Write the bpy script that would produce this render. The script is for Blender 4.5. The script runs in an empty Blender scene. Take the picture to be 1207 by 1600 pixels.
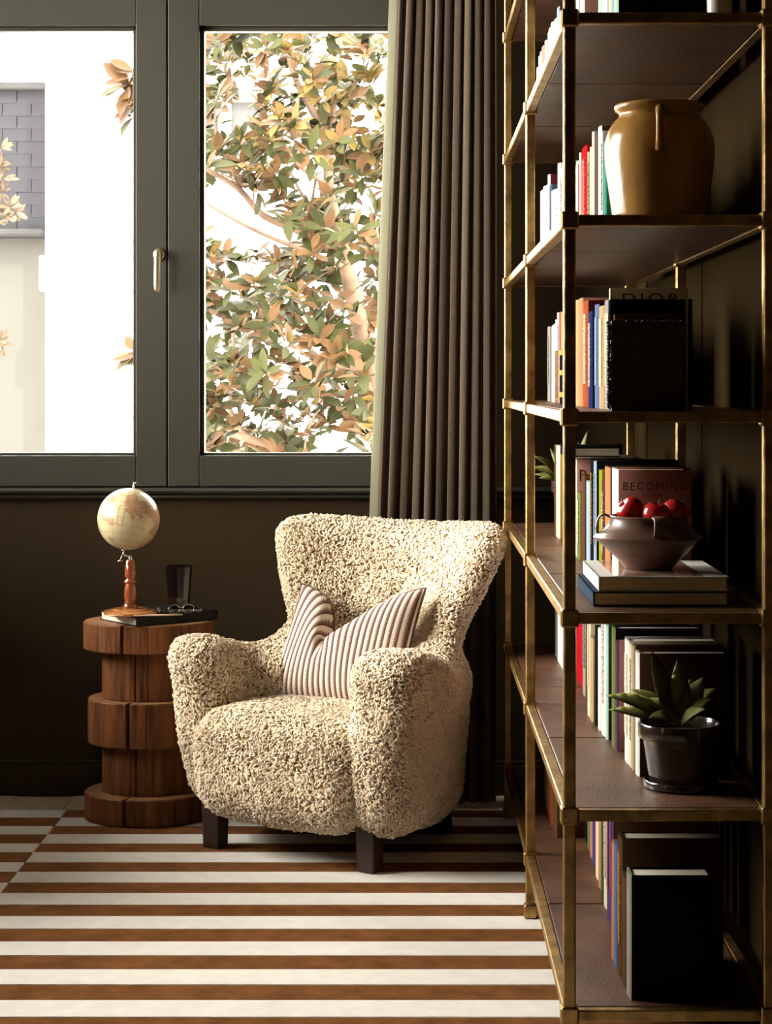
import bpy, math, random
import numpy as np
from mathutils import Vector, Matrix

random.seed(7)
RNG = np.random.default_rng(7)
SC = bpy.context.scene
COL = SC.collection

# ------------------------------------------------------------------ camera
# long lens, level, shifted (verticals stay vertical); eye 1.33 m above the floor
F_PX = 3000.0            # focal length in pixels of the 1207 wide frame
VPX, VPY = 643.0, 597.0  # where the camera axis meets the picture
PPM = 843.0              # pixels per metre at the near end of the bookcase
D = F_PX / PPM           # distance of the near end of the bookcase
EYE = 1.33
cam_d = bpy.data.cameras.new('camera')
cam = bpy.data.objects.new('camera', cam_d)
COL.objects.link(cam)
cam.location = (0, 0, EYE)
cam.rotation_euler = (math.pi / 2, 0, 0)
cam_d.sensor_fit = 'HORIZONTAL'
cam_d.sensor_width = 36.0
cam_d.lens = F_PX / 1207 * 36.0
cam_d.shift_x = -(VPX - 603.5) / 1207
cam_d.shift_y = -(800 - VPY) / 1207
cam_d.clip_end = 200
SC.camera = cam

# ------------------------------------------------------------------ world, sun, exposure
SKY_STRENGTH = 44.0
SUN_STRENGTH = 14.0
W = bpy.data.worlds.new('sky')
SC.world = W
W.use_nodes = True
bgn = W.node_tree.nodes['Background']
bgn.inputs['Color'].default_value = (1.0, 0.945, 0.86, 1)
bgn.inputs['Strength'].default_value = SKY_STRENGTH
sun_d = bpy.data.lights.new('sun', 'SUN')
sun_d.energy = SUN_STRENGTH
sun_d.angle = math.radians(1.0)
sun_d.color = (1.0, 0.9, 0.74)
sun = bpy.data.objects.new('sun', sun_d)
COL.objects.link(sun)
sun.rotation_euler = (math.radians(48), 0, math.radians(24))   # high, from behind the house
SC.view_settings.view_transform = 'Standard'
SC.view_settings.look = 'None'
SC.view_settings.gamma = 1.0
SC.view_settings.use_curve_mapping = False
SC.view_settings.exposure = 0.0
try:
    SC.cycles.use_denoising = True
    SC.cycles.max_bounces = 8
    SC.cycles.diffuse_bounces = 2
    SC.cycles.sample_clamp_indirect = 6
except Exception:
    pass

WALL_Y = D / 0.575
WX0, WX1 = -2.2, 0.715           # left and right wall
ROOM_Y0 = -1.2
CEIL = 3.4
LWY0, LWY1, LWZ0, LWZ1 = 4.2, 6.0, 1.1, 3.25   # window in the left wall

def portal(name, loc, rot, sx, sy):
    l = bpy.data.lights.new(name, 'AREA')
    l.shape = 'RECTANGLE'; l.size = sx; l.size_y = sy
    l.cycles.is_portal = True
    o = bpy.data.objects.new(name, l)
    COL.objects.link(o)
    o.location = loc; o.rotation_euler = rot
portal('window_portal', (WX0 - 0.06, (LWY0 + LWY1) / 2, (LWZ0 + LWZ1) / 2), (0, -math.pi / 2, 0), LWZ1 - LWZ0, LWY1 - LWY0)
portal('window_portal', (-0.83, WALL_Y + 0.11, 1.78), (-math.pi / 2, 0, 0), 2.1, 1.65)

def Yof(s): return D / s
def P(px, py, Y):
    """point seen at pixel (px,py) lying at distance Y"""
    return Vector(((px - VPX) * Y / F_PX, Y, EYE - (py - VPY) * Y / F_PX))

# ------------------------------------------------------------------ helpers: objects
def tag(o, label=None, cat=None, group=None, kind=None):
    if label: o['label'] = label
    if cat: o['category'] = cat
    if group: o['group'] = group
    if kind: o['kind'] = kind
    return o

def empty(name, loc=(0, 0, 0), rz=0.0):
    o = bpy.data.objects.new(name, None)
    o.empty_display_size = 0.05
    COL.objects.link(o)
    o.location = loc
    o.rotation_euler = (0, 0, rz)
    return o

def link(name, me, parent=None, loc=None, rot=None, scale=None):
    o = bpy.data.objects.new(name, me)
    COL.objects.link(o)
    if parent is not None: o.parent = parent
    if loc is not None: o.location = loc
    if rot is not None: o.rotation_euler = rot
    if scale is not None: o.scale = scale
    return o

class MB:
    def __init__(s):
        s.v = []; s.f = []; s.m = []
    def add(s, vs, fs, M=None, mi=0):
        n = len(s.v)
        if M is not None:
            vs = [tuple(M @ Vector(v)) for v in vs]
        s.v += [tuple(v) for v in vs]
        s.f += [tuple(i + n for i in f) for f in fs]
        s.m += [mi] * len(fs)
        return s
    def box(s, x0, x1, y0, y1, z0, z1, bev=0.0, M=None, mi=0):
        vs, fs = cbox(x0, x1, y0, y1, z0, z1, bev)
        return s.add(vs, fs, M, mi)
    def lathe(s, prof, n=32, M=None, mi=0, sx=1.0, sy=1.0, close=True):
        vs = []; fs = []
        for r, z in prof:
            for k in range(n):
                a = 2 * math.pi * k / n
                vs.append((r * math.cos(a) * sx, r * math.sin(a) * sy, z))
        for i in range(len(prof) - 1):
            for k in range(n):
                k2 = (k + 1) % n
                fs.append((i * n + k, i * n + k2, (i + 1) * n + k2, (i + 1) * n + k))
        if close:
            fs.append(tuple(range(n - 1, -1, -1)))
            b = (len(prof) - 1) * n
            fs.append(tuple(range(b, b + n)))
        return s.add(vs, fs, M, mi)
    def tube(s, pts, r, n=8, M=None, mi=0, caps=True, flat=1.0):
        pts = [Vector(p) for p in pts]
        rs = r if isinstance(r, (list, tuple)) else [r] * len(pts)
        vs = []; fs = []
        up = None
        for i, p in enumerate(pts):
            t = (pts[min(i + 1, len(pts) - 1)] - pts[max(i - 1, 0)])
            t = t.normalized() if t.length > 1e-9 else Vector((0, 0, 1))
            if up is None:
                up = Vector((0, 0, 1)) if abs(t.z) < .9 else Vector((1, 0, 0))
            a = t.cross(up)
            a = a.normalized() if a.length > 1e-6 else Vector((1, 0, 0))
            b = a.cross(t).normalized()
            up = b
            for k in range(n):
                q = 2 * math.pi * k / n
                vs.append(tuple(p + a * (rs[i] * math.cos(q)) + b * (rs[i] * flat * math.sin(q))))
        for i in range(len(pts) - 1):
            for k in range(n):
                k2 = (k + 1) % n
                fs.append((i * n + k, i * n + k2, (i + 1) * n + k2, (i + 1) * n + k))
        if caps:
            fs.append(tuple(range(n - 1, -1, -1)))
            b0 = (len(pts) - 1) * n
            fs.append(tuple(range(b0, b0 + n)))
        return s.add(vs, fs, M, mi)
    def mesh(s, name, mats, smooth=False, auto=None):
        me = bpy.data.meshes.new(name)
        me.from_pydata(s.v, [], s.f)
        if not isinstance(mats, (list, tuple)): mats = [mats]
        for m in mats: me.materials.append(m)
        if len(mats) > 1: me.polygons.foreach_set('material_index', s.m)
        if smooth or auto:
            me.polygons.foreach_set('use_smooth', [True] * len(me.polygons))
            if auto: me.set_sharp_from_angle(angle=math.radians(auto))
        me.update()
        return me
    def build(s, name, mats, parent=None, smooth=False, auto=None, loc=None, rot=None):
        return link(name, s.mesh(name, mats, smooth, auto), parent, loc, rot)

def cbox(x0, x1, y0, y1, z0, z1, b=0.0):
    if x0 > x1: x0, x1 = x1, x0
    if y0 > y1: y0, y1 = y1, y0
    if z0 > z1: z0, z1 = z1, z0
    if b <= 0:
        vs = [(x, y, z) for z in (z0, z1) for y in (y0, y1) for x in (x0, x1)]
        return vs, [(0, 2, 3, 1), (4, 5, 7, 6), (0, 1, 5, 4), (2, 6, 7, 3), (0, 4, 6, 2), (1, 3, 7, 5)]
    b = min(b, (x1 - x0) * .49, (y1 - y0) * .49, (z1 - z0) * .49)
    X = (x0, x1); Y = (y0, y1); Z = (z0, z1)
    vs = []; idx = {}
    for i in (0, 1):
        for j in (0, 1):
            for k in (0, 1):
                sx, sy, sz = (1 - 2 * i), (1 - 2 * j), (1 - 2 * k)
                for ax, off in enumerate(((0, sy * b, sz * b), (sx * b, 0, sz * b), (sx * b, sy * b, 0))):
                    idx[(i, j, k, ax)] = len(vs)
                    vs.append((X[i] + off[0], Y[j] + off[1], Z[k] + off[2]))
    fs = []
    def q(*a): fs.append([idx[t] for t in a])
    for i in (0, 1): q((i, 0, 0, 0), (i, 1, 0, 0), (i, 1, 1, 0), (i, 0, 1, 0))
    for j in (0, 1): q((0, j, 0, 1), (1, j, 0, 1), (1, j, 1, 1), (0, j, 1, 1))
    for k in (0, 1): q((0, 0, k, 2), (1, 0, k, 2), (1, 1, k, 2), (0, 1, k, 2))
    for j in (0, 1):
        for k in (0, 1): q((0, j, k, 1), (1, j, k, 1), (1, j, k, 2), (0, j, k, 2))
    for i in (0, 1):
        for k in (0, 1): q((i, 0, k, 0), (i, 1, k, 0), (i, 1, k, 2), (i, 0, k, 2))
    for i in (0, 1):
        for j in (0, 1): q((i, j, 0, 0), (i, j, 1, 0), (i, j, 1, 1), (i, j, 0, 1))
    for i in (0, 1):
        for j in (0, 1):
            for k in (0, 1): q((i, j, k, 0), (i, j, k, 1), (i, j, k, 2))
    c = Vector(((x0 + x1) / 2, (y0 + y1) / 2, (z0 + z1) / 2))
    out = []
    for f in fs:
        p = [Vector(vs[t]) for t in f]
        nrm = (p[1] - p[0]).cross(p[2] - p[0])
        m = sum(p, Vector()) / len(p) - c
        out.append(tuple(f) if nrm.dot(m) > 0 else tuple(reversed(f)))
    return vs, out

def np_mesh(name, V, F, mats, smooth=True, mi=None):
    """V (n,3), F (m,3) or (m,4) numpy arrays -> mesh"""
    me = bpy.data.meshes.new(name)
    k = F.shape[1]; m = len(F)
    me.vertices.add(len(V))
    me.vertices.foreach_set('co', np.ascontiguousarray(V, dtype=np.float32).ravel())
    me.loops.add(m * k)
    me.loops.foreach_set('vertex_index', np.ascontiguousarray(F, dtype=np.int32).ravel())
    me.polygons.add(m)
    me.polygons.foreach_set('loop_start', np.arange(0, m * k, k, dtype=np.int32))
    if not isinstance(mats, (list, tuple)): mats = [mats]
    for q in mats: me.materials.append(q)
    me.polygons.foreach_set('use_smooth', np.full(m, smooth))
    if mi is not None: me.polygons.foreach_set('material_index', np.ascontiguousarray(mi, dtype=np.int32))
    me.update(calc_edges=True)
    me.validate()
    return me

# ------------------------------------------------------------------ helpers: materials
def nt(name):
    m = bpy.data.materials.new(name)
    m.use_nodes = True
    t = m.node_tree
    return m, t, t.nodes['Principled BSDF']

def noise_node(t, scale, detail=3, rough=.55, vec=None, sc3=None):
    n = t.nodes.new('ShaderNodeTexNoise')
    n.inputs['Scale'].default_value = scale
    n.inputs['Detail'].default_value = detail
    n.inputs['Roughness'].default_value = rough
    if vec is None:
        tc = t.nodes.new('ShaderNodeTexCoord')
        vec = tc.outputs['Object']
    if sc3:
        mp = t.nodes.new('ShaderNodeMapping')
        mp.inputs['Scale'].default_value = sc3
        t.links.new(vec, mp.inputs['Vector'])
        vec = mp.outputs['Vector']
    t.links.new(vec, n.inputs['Vector'])
    return n

def ramp(t, fac, stops):
    r = t.nodes.new('ShaderNodeValToRGB')
    el = r.color_ramp.elements
    while len(el) < len(stops): el.new(.5)
    for e, (p, c) in zip(el, stops):
        e.position = p; e.color = (*c, 1)
    t.links.new(fac, r.inputs['Fac'])
    return r

def pmat(name, col, rough=.6, metal=0.0, var=0.15, nscale=8, sc3=None, bump=0.0, bscale=60, bsc3=None, spec=.5, coat=0, sheen=0):
    m, t, b = nt(name)
    lo = tuple(c * (1 - var) for c in col); hi = tuple(min(1, c * (1 + var)) for c in col)
    n = noise_node(t, nscale, 4, .6, sc3=sc3)
    r = ramp(t, n.outputs['Fac'], [(.3, lo), (.7, hi)])
    t.links.new(r.outputs['Color'], b.inputs['Base Color'])
    b.inputs['Roughness'].default_value = rough
    b.inputs['Metallic'].default_value = metal
    b.inputs['Specular IOR Level'].default_value = spec
    if coat: b.inputs['Coat Weight'].default_value = coat; b.inputs['Coat Roughness'].default_value = .12
    if sheen: b.inputs['Sheen Weight'].default_value = sheen
    if bump:
        n2 = noise_node(t, bscale, 3, .6, sc3=bsc3)
        bp = t.nodes.new('ShaderNodeBump')
        bp.inputs['Strength'].default_value = bump
        bp.inputs['Distance'].default_value = .01
        t.links.new(n2.outputs['Fac'], bp.inputs['Height'])
        t.links.new(bp.outputs['Normal'], b.inputs['Normal'])
    return m

M = {}
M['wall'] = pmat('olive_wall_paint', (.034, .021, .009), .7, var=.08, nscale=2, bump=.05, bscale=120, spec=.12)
M['wall_shaded'] = pmat('shaded_olive_wall_paint', (.020, .013, .006), .75, var=.08, nscale=2, bump=.05, bscale=120, spec=.0)  # same wall paint darkened, shade of the right wall put into its colour
M['frame'] = pmat('olive_frame_paint', (.036, .034, .0245), .42, var=.06, nscale=3)
M['ceil'] = pmat('ceiling_paint', (.05, .04, .025), .7, var=.05)
M['plank'] = pmat('pale_oak', (.70, .54, .38), .45, var=.15, nscale=6, sc3=(14, 1, 1), bump=.05, bscale=30, bsc3=(12, 1, 1))
M['rug_w'] = pmat('rug_ivory_pile', (.91, .86, .80), .95, var=.05, nscale=22, bump=.35, bscale=420, spec=0)
M['rug_b'] = pmat('rug_caramel_pile', (.195, .080, .029), .95, var=.28, nscale=16, bump=.4, bscale=420, spec=0)
M['brass'] = pmat('aged_brass', (.38, .235, .085), .40, 1.0, var=.45, nscale=26, bump=.12, bscale=90)
M['shelf'] = pmat('dark_leather_shelf', (.085, .040, .022), .40, var=.4, nscale=9, bump=.2, bscale=140, spec=.28)
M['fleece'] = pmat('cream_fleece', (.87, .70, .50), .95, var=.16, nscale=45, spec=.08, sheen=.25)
M['fleece_base'] = pmat('shaded_sheepskin_hide', (.42, .27, .14), .95, var=.1, nscale=30, spec=.05)  # darker hide under the locks, with shade of the crevices in its colour
M['leg'] = pmat('dark_walnut_leg', (.030, .012, .007), .4, var=.3, nscale=12, sc3=(6, 6, 1))
M['curtain'] = pmat('taupe_curtain', (.085, .060, .043), .9, var=.1, nscale=60, bump=.2, bscale=900, spec=.1, sheen=.15)
M['stool'] = pmat('log_stool_wood', (.135, .046, .013), .6, var=.7, nscale=5, sc3=(9, 9, .8), bump=.25, bscale=14, bsc3=(9, 9, .7), spec=.2)
M['stool_top'] = pmat('log_end_grain', (.30, .145, .06), .45, var=.25, nscale=18, bump=.1)
M['chrome'] = pmat('bright_metal', (.75, .70, .62), .2, 1.0, var=.05)
M['handle'] = pmat('satin_champagne_metal', (.62, .54, .38), .32, 1.0, var=.08)
M['redwood'] = pmat('polished_redwood', (.23, .055, .015), .22, var=.4, nscale=8, sc3=(1, 1, 6), coat=.6)
M['burl'] = pmat('polished_burl', (.38, .15, .045), .2, var=.4, nscale=40, coat=.7)
M['black'] = pmat('black_cloth_cover', (.010, .009, .010), .6, var=.2, spec=.15)
M['pages'] = pmat('page_block', (.74, .66, .54), .85, var=.1, nscale=3, sc3=(1, 1, 160))
M['bone'] = pmat('pale_bone', (.72, .52, .34), .5, var=.1)
M['slate_marble'] = pmat('dark_marble', (.10, .085, .075), .25, var=.8, nscale=40)
M['jar'] = pmat('tan_stoneware_glaze', (.31, .160, .043), .22, var=.4, nscale=7, sc3=(1, 1, .35), bump=.06, bscale=40, spec=.3)
M['bowl'] = pmat('brown_pottery', (.115, .062, .044), .33, var=.45, nscale=9, sc3=(1, 1, 5), bump=.12, bscale=60, bsc3=(.6, .6, 5))
M['apple'] = pmat('red_apple_skin', (.36, .012, .014), .22, var=.35, nscale=14, sc3=(1, 1, .4), coat=.4)
M['stem'] = pmat('brown_stem', (.09, .05, .02), .7)
M['pot'] = pmat('dark_glazed_pot', (.030, .019, .014), .16, var=.3, coat=.6)
M['soil'] = pmat('dark_soil', (.02, .012, .008), .95, var=.5, nscale=60, bump=.5, bscale=150)
M['agave'] = pmat('succulent_leaf', (.19, .19, .05), .5, var=.35, nscale=16, sc3=(1, 1, 1), bump=.06)
M['ruffle'] = pmat('rough_brown_leather', (.024, .012, .008), .5, var=.4, nscale=25, bump=.5, bscale=60)
M['white_pot'] = pmat('pale_ceramic', (.60, .56, .50), .35, var=.08)
M['bark'] = pmat('magnolia_bark', (.062, .040, .027), .9, var=.3, spec=.05, nscale=9, bump=.3, bscale=30)
M['facade'] = pmat('white_stucco', (.86, .84, .80), .9, var=.04, nscale=1.2)
M['facade2'] = pmat('cream_render', (.032, .031, .0285), .9, var=.06, nscale=1, spec=.03)
M['slate'] = pmat('roof_slate', (.0135, .0135, .0155), .9, var=.15, nscale=2.2, spec=.03)
M['lead'] = pmat('lead_flashing', (.019, .0187, .0195), .9, var=.1, spec=.03)
M['ground'] = pmat('paving', (.45, .42, .38), .9, var=.12)
M['stucco_sh'] = pmat('grey_sash_paint', (.030, .029, .030), .8, var=.08, spec=.05)

def glass_mat(name, tint=(1, 1, 1), refl=.9):
    m = bpy.data.materials.new(name); m.use_nodes = True
    t = m.node_tree; t.nodes.clear()
    out = t.nodes.new('ShaderNodeOutputMaterial')
    mx = t.nodes.new('ShaderNodeMixShader')
    tr = t.nodes.new('ShaderNodeBsdfTransparent'); tr.inputs['Color'].default_value = (*tint, 1)
    gl = t.nodes.new('ShaderNodeBsdfGlossy'); gl.inputs['Roughness'].default_value = .02
    fr = t.nodes.new('ShaderNodeFresnel'); fr.inputs['IOR'].default_value = 1.45
    t.links.new(fr.outputs[0], mx.inputs[0])
    t.links.new(tr.outputs[0], mx.inputs[1]); t.links.new(gl.outputs[0], mx.inputs[2])
    t.links.new(mx.outputs[0], out.inputs['Surface'])
    return m
M['glass'] = glass_mat('window_glass', (.97, .98, .97))
m, t, b = nt('smoked_glass')
b.inputs['Base Color'].default_value = (.02, .010, .008, 1)
b.inputs['Roughness'].default_value = .06
b.inputs['Transmission Weight'].default_value = .55
b.inputs['IOR'].default_value = 1.5
M['smoke'] = m

def leaf_mat(name, col, var=.35, trans=.3):
    m = bpy.data.materials.new(name); m.use_nodes = True
    t = m.node_tree; b = t.nodes['Principled BSDF']
    oi = t.nodes.new('ShaderNodeObjectInfo')
    ge = t.nodes.new('ShaderNodeNewGeometry')
    n = noise_node(t, 2.2, 2, .5, vec=ge.outputs['Position'])
    r = ramp(t, n.outputs['Fac'], [(.3, tuple(c * (1 - var) for c in col)), (.7, tuple(min(1, c * (1 + var)) for c in col))])
    t.links.new(r.outputs['Color'], b.inputs['Base Color'])
    b.inputs['Roughness'].default_value = .5; b.inputs['Specular IOR Level'].default_value = .06
    tl = t.nodes.new('ShaderNodeBsdfTranslucent')
    t.links.new(r.outputs['Color'], tl.inputs['Color'])
    mx = t.nodes.new('ShaderNodeMixShader'); mx.inputs[0].default_value = trans
    out = t.nodes['Material Output']
    t.links.new(b.outputs[0], mx.inputs[1]); t.links.new(tl.outputs[0], mx.inputs[2])
    t.links.new(mx.outputs[0], out.inputs['Surface'])
    return m
M['leaf_g'] = leaf_mat('magnolia_leaf_green', (.0185, .0195, .0062))
M['leaf_r'] = leaf_mat('magnolia_leaf_rust', (.050, .0265, .0115))
M['leaf_y'] = leaf_mat('magnolia_leaf_gold', (.062, .041, .0115))
M['leaf_p'] = leaf_mat('far_leaf_peach', (.060, .044, .030))

# ================================================================== THE SETTING
def structure(o): o['kind'] = 'structure'; return o
floor = MB().box(WX0 - .2, WX1 + .2, ROOM_Y0 - .2, WALL_Y + .2, -.12, -.004).build('floor', M['plank'])
structure(floor)
pw = .186
nx = int((WX1 - WX0) / pw) + 1
X0p = -1.27 - pw * 5
plank_me = {}
for L in (2.3, 1.6):
    plank_me[L] = MB().box(.0008, pw - .0008, 0, L - .0016, -.012, 0, .002).mesh('plank', M['plank'])
for i in range(nx + 1):
    x = X0p + i * pw
    if x > WX1: continue
    y = ROOM_Y0 - (i * .73) % 1.6
    k = i
    while y < WALL_Y:
        L = 2.3 if k % 2 else 1.6
        if y + L > WALL_Y + .15: break
        if y > 2.0 - L and (x < -1.0 or y + L > 5.0):
            link('plank', plank_me[L], floor, (x, y, .0))
        y += L; k += 1
    # the last board of the row, cut at the wall
    if WALL_Y - y > .05:
        MB().box(.0008, pw - .0008, 0, WALL_Y - y, -.012, 0, .002).build('plank', M['plank'], floor, loc=(x, y, 0))
structure(MB().box(WX0 - .25, WX1 + .25, ROOM_Y0 - .25, WALL_Y + .25, CEIL, CEIL + .2).build('ceiling', M['ceil']))
structure(MB().box(WX1, WX1 + .2, ROOM_Y0 - .2, WALL_Y + .2, -.12, CEIL + .1).build('wall_right', M['wall_shaded']))
structure(MB().box(WX0 - .2, WX1 + .2, ROOM_Y0 - .2, ROOM_Y0, -.12, CEIL + .1).build('wall_front', M['wall']))
# left wall around its own window
b = MB()
b.box(WX0 - .2, WX0, ROOM_Y0, LWY0, -.12, CEIL + .05)
b.box(WX0 - .2, WX0, LWY1, WALL_Y + .2, -.12, CEIL + .05)
b.box(WX0 - .2, WX0, LWY0, LWY1, -.12, LWZ0)
b.box(WX0 - .2, WX0, LWY0, LWY1, LWZ1, CEIL + .05)
structure(b.build('wall_left', M['wall']))
# back wall around the window
WOX0, WOX1, WOZ0, WOZ1 = -1.93, .22, .965, 2.66
b = MB()
b.box(WX0, WX1, WALL_Y, WALL_Y + .2, -.12, WOZ0)
b.box(WX0, WX1, WALL_Y, WALL_Y + .2, WOZ1, CEIL + .05)
b.box(WX0, WOX0, WALL_Y, WALL_Y + .2, WOZ0, WOZ1)
b.box(WOX1, WX1, WALL_Y, WALL_Y + .2, WOZ0, WOZ1)
structure(b.build('wall_back', M['wall']))
b = MB()
b.box(WX0, WX1, WALL_Y - .018, WALL_Y, 0, .098, .003)
b.box(WX0, WX1, WALL_Y - .012, WALL_Y, .098, .111, .003)
structure(b.build('baseboard_back', M['wall']))

# ---- window in the back wall
win = empty('window_1', (0, WALL_Y, 0)); structure(win)
b = MB()   # fixed outer frame
for (x0, x1, z0, z1) in ((WOX0, WOX0 + .05, WOZ0, WOZ1), (WOX1 - .05, WOX1, WOZ0, WOZ1), (WOX0, WOX1, WOZ1 - .05, WOZ1), (WOX0, WOX1, WOZ0, WOZ0 + .028)):
    b.box(x0, x1, .012, .14, z0, z1, .003)
b.box(-.786 - .03, -.786 + .03, .074, .12, WOZ0, WOZ1, .002)
b.build('outer_frame', M['frame'], win)
b = MB()   # sill moulding with a rounded nose
b.box(WX0 + .02, WX1 - .1, -.045, .03, .972, .990, .008)
b.box(WX0 + .02, WX1 - .1, -.026, .01, .955, .972, .006)
b.build('window_sill', M['frame'], win)
GZ0, GZ1 = 1.093, 2.479
def sash(x0, x1, gx0, gx1, handle=False):
    z0, z1 = .9935, 2.605
    b = MB()
    for (a0, a1, c0, c1) in ((x0, gx0, z0, z1), (gx1, x1, z0, z1), (gx0, gx1, z0, GZ0), (gx0, gx1, GZ1, z1)):
        b.box(a0, a1, -.008, .07, c0, c1, .0025)
    s = b.build('sash', M['frame'], win)
    g = .014
    b = MB()   # glazing bead, stepped back
    for (a0, a1, c0, c1) in ((gx0, gx0 + g, GZ0, GZ1), (gx1 - g, gx1, GZ0, GZ1), (gx0, gx1, GZ0, GZ0 + g * .6), (gx0, gx1, GZ1 - g, GZ1)):
        b.box(a0, a1, .018, .06, c0, c1, .003)
    b.build('glazing_bead', M['frame'], s)
    MB().box(gx0 + .004, gx1 - .004, .036, .042, GZ0 + .003, GZ1 - .003).build('pane', M['glass'], s)
    if handle:
        hx = (249 - VPX) / (PPM * .575)
        hz = EYE - (398 - VPY) / (PPM * .575)
        b = MB()
        R = Matrix.Translation((hx, -.008, hz)) @ Matrix.Rotation(math.pi / 2, 4, 'X')
        b.lathe([(.0005, .0), (.0165, 0), (.0185, .002), (.0175, .006), (.012, .008), (.0005, .008)], 24, R, sy=1.12)
        b.lathe([(.009, .006), (.009, .034)], 16, R)
        pts = [(hx, -.042, hz + .008), (hx, -.044, hz - .01), (hx - .001, -.043, hz - .06), (hx - .001, -.041, hz - .112), (hx - .001, -.038, hz - .120)]
        b.tube(pts, [.0045, .0056, .0056, .0058, .0040], 14, flat=1.9)
        b.build('window_handle', M['handle'], s, auto=40)
SX = -.786
sash(-1.868, SX - .0022, -1.767, -.887, True)
sash(SX + .0022, .16, -.683, .06)

# ---- tall window in the left wall
win2 = empty('window_2', (WX0, 0, 0)); structure(win2)
b = MB()
fw = .07
for y in np.linspace(LWY0, LWY1, 4):
    b.box(-.12, -.03, max(LWY0, y - fw / 2), min(LWY1, y + fw / 2), LWZ0, LWZ1, .003)
b.box(-.12, -.03, LWY0, LWY1, LWZ0, LWZ0 + fw, .003)
b.box(-.12, -.03, LWY0, LWY1, LWZ1 - fw, LWZ1, .003)
b.build('window_frame', M['frame'], win2)
ys = np.linspace(LWY0, LWY1, 4)
for i in range(3):
    MB().box(-.078, -.072, ys[i] + .03, ys[i + 1] - .03, LWZ0 + .06, LWZ1 - .06).build('pane', M['glass'], win2)

# ================================================================== OUTSIDE
structure(MB().box(-40, 40, WALL_Y + .21, 60, -4.2, -4.0).build('ground', M['ground']))
# white house: facade facing us, cornices, windows
HY = 15.0
hb = empty('white_house', (0, HY, -4.0))
hz = lambda py: EYE - (py - VPY) * HY / F_PX + 4.0
hx = lambda px: (px - VPX) * HY / F_PX
b = MB(); b.box(hx(71), hx(1000), 0, 1.5, 0, hz(-160)); b.build('wall', M['facade'], hb)
for (x0, x1, y0, y1, dp) in ((174, 1000, 368, 374, .10), (182, 1000, 393, 398, .05), (63, 76, 400, 455, .06), (202, 1000, 280, 283, .04), (300, 1000, 664, 669, .10), (300, 1000, 680, 684, .05), (300, 1000, 395, 400, .05)):
    MB().box(hx(x0), hx(x1), -dp, 0.02, hz(y1), hz(y0), .01).build('cornice', M['facade'], hb)
for (x0, x1, y0, y1) in ((362, 412, 160, 262), (492, 530, 560, 640), (352, 390, 470, 560)):
    w_ = MB()
    w_.box(hx(x0) - .05, hx(x0), -.05, .02, hz(y1), hz(y0), .006); w_.box(hx(x1), hx(x1) + .05, -.05, .02, hz(y1), hz(y0), .006)
    w_.box(hx(x0) - .08, hx(x1) + .08, -.08, .02, hz(y0), hz(y0) + .07, .006); w_.box(hx(x0) - .07, hx(x1) + .07, -.07, .02, hz(y1) - .05, hz(y1), .006)
    w = w_.build('window', M['facade'], hb)
    MB().box(hx(x0), hx(x1), -.01, .01, hz(y1), hz(y0)).build('pane', M['stucco_sh'], w)
tag(hb, 'sunlit white stucco house with cornices seen through the window behind the tree', 'house')
# neighbour with a slate mansard roof
NY = 15.6
nb = empty('slate_roofed_house', (0, NY, -4.0))
kx = lambda px: (px - VPX) * NY / F_PX
kz = lambda py: EYE - (py - VPY) * NY / F_PX + 4.0
MB().box(kx(-300), kx(72.5), .12, 1.5, 0, kz(368)).build('wall', M['facade2'], nb)
roof = MB().box(kx(-300), kx(71), .05, 1.4, kz(368), kz(134)).build('roof', M['slate'], nb)
MB().box(kx(-300), kx(72), -.06, .6, kz(141), kz(129), .01).build('ridge_cap', M['lead'], nb)
g_ = MB().box(kx(-300), kx(73), -.12, .2, kz(371), kz(359), .02).build('gutter', M['lead'], nb)
MB().box(kx(34), kx(54), .5, .8, kz(134), kz(116), .01).build('chimney_pot', M['bark'], nb)
nrow = 11
rows = np.linspace(359, 141, nrow + 1)
sw = kx(60) - kx(15)
slate_me = {}
for r in range(nrow):
    zb, zt = kz(rows[r] + .6), kz(rows[r + 1])
    off = (r % 2) * sw * .5
    x = kx(71) - sw * 5 + off
    for c in range(6):
        xa, xb = x + c * sw, x + (c + 1) * sw - .004
        xb = min(xb, kx(71))
        if xb - xa < .05: continue
        j = random.uniform(0, .006)
        vs, fs = cbox(0, xb - xa, -.030 - j, 0, 0, zt - zb + .02, .003)
        b = MB(); b.add(vs, fs)
        o = b.build('slate', M['slate'], roof, loc=(xa, .05, zb))
        o.rotation_euler = (math.radians(-2.2), 0, 0)
tag(nb, 'grey slate mansard roofed house at the left edge of the window', 'house')

# ---- magnolia tree
def leaf_mesh(name, L, Wd, mats, curl=.18, fold=.25):
    """a pointed leaf along +Y, two skins (upper, lower) with a midrib fold"""
    prof = [(0, .06), (.12, .45), (.35, .95), (.6, 1.0), (.82, .62), (1, .03)]
    vs = []; fs = []; mi = []
    for side, dz in ((0, .0008), (1, -.0008)):
        n0 = len(vs)
        for (tt, w) in prof:
            y = L * tt; z = -curl * L * tt * tt + dz
            hw = w * Wd / 2
            vs += [(-hw, y, z + fold * hw), (0, y, z), (hw, y, z + fold * hw)]
        for i in range(len(prof) - 1):
            a = n0 + i * 3
            for k in (0, 1):
                q = (a + k, a + k + 1, a + k + 4, a + k + 3)
                fs.append(q if side == 0 else tuple(reversed(q))); mi.append(side)
    me = bpy.data.meshes.new(name)
    me.from_pydata(vs, [], fs)
    for m_ in mats: me.materials.append(m_)
    me.polygons.foreach_set('material_index', mi)
    me.polygons.foreach_set('use_smooth', [True] * len(fs))
    me.update()
    return me, np.array(vs), np.array(fs), np.array(mi)

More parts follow.
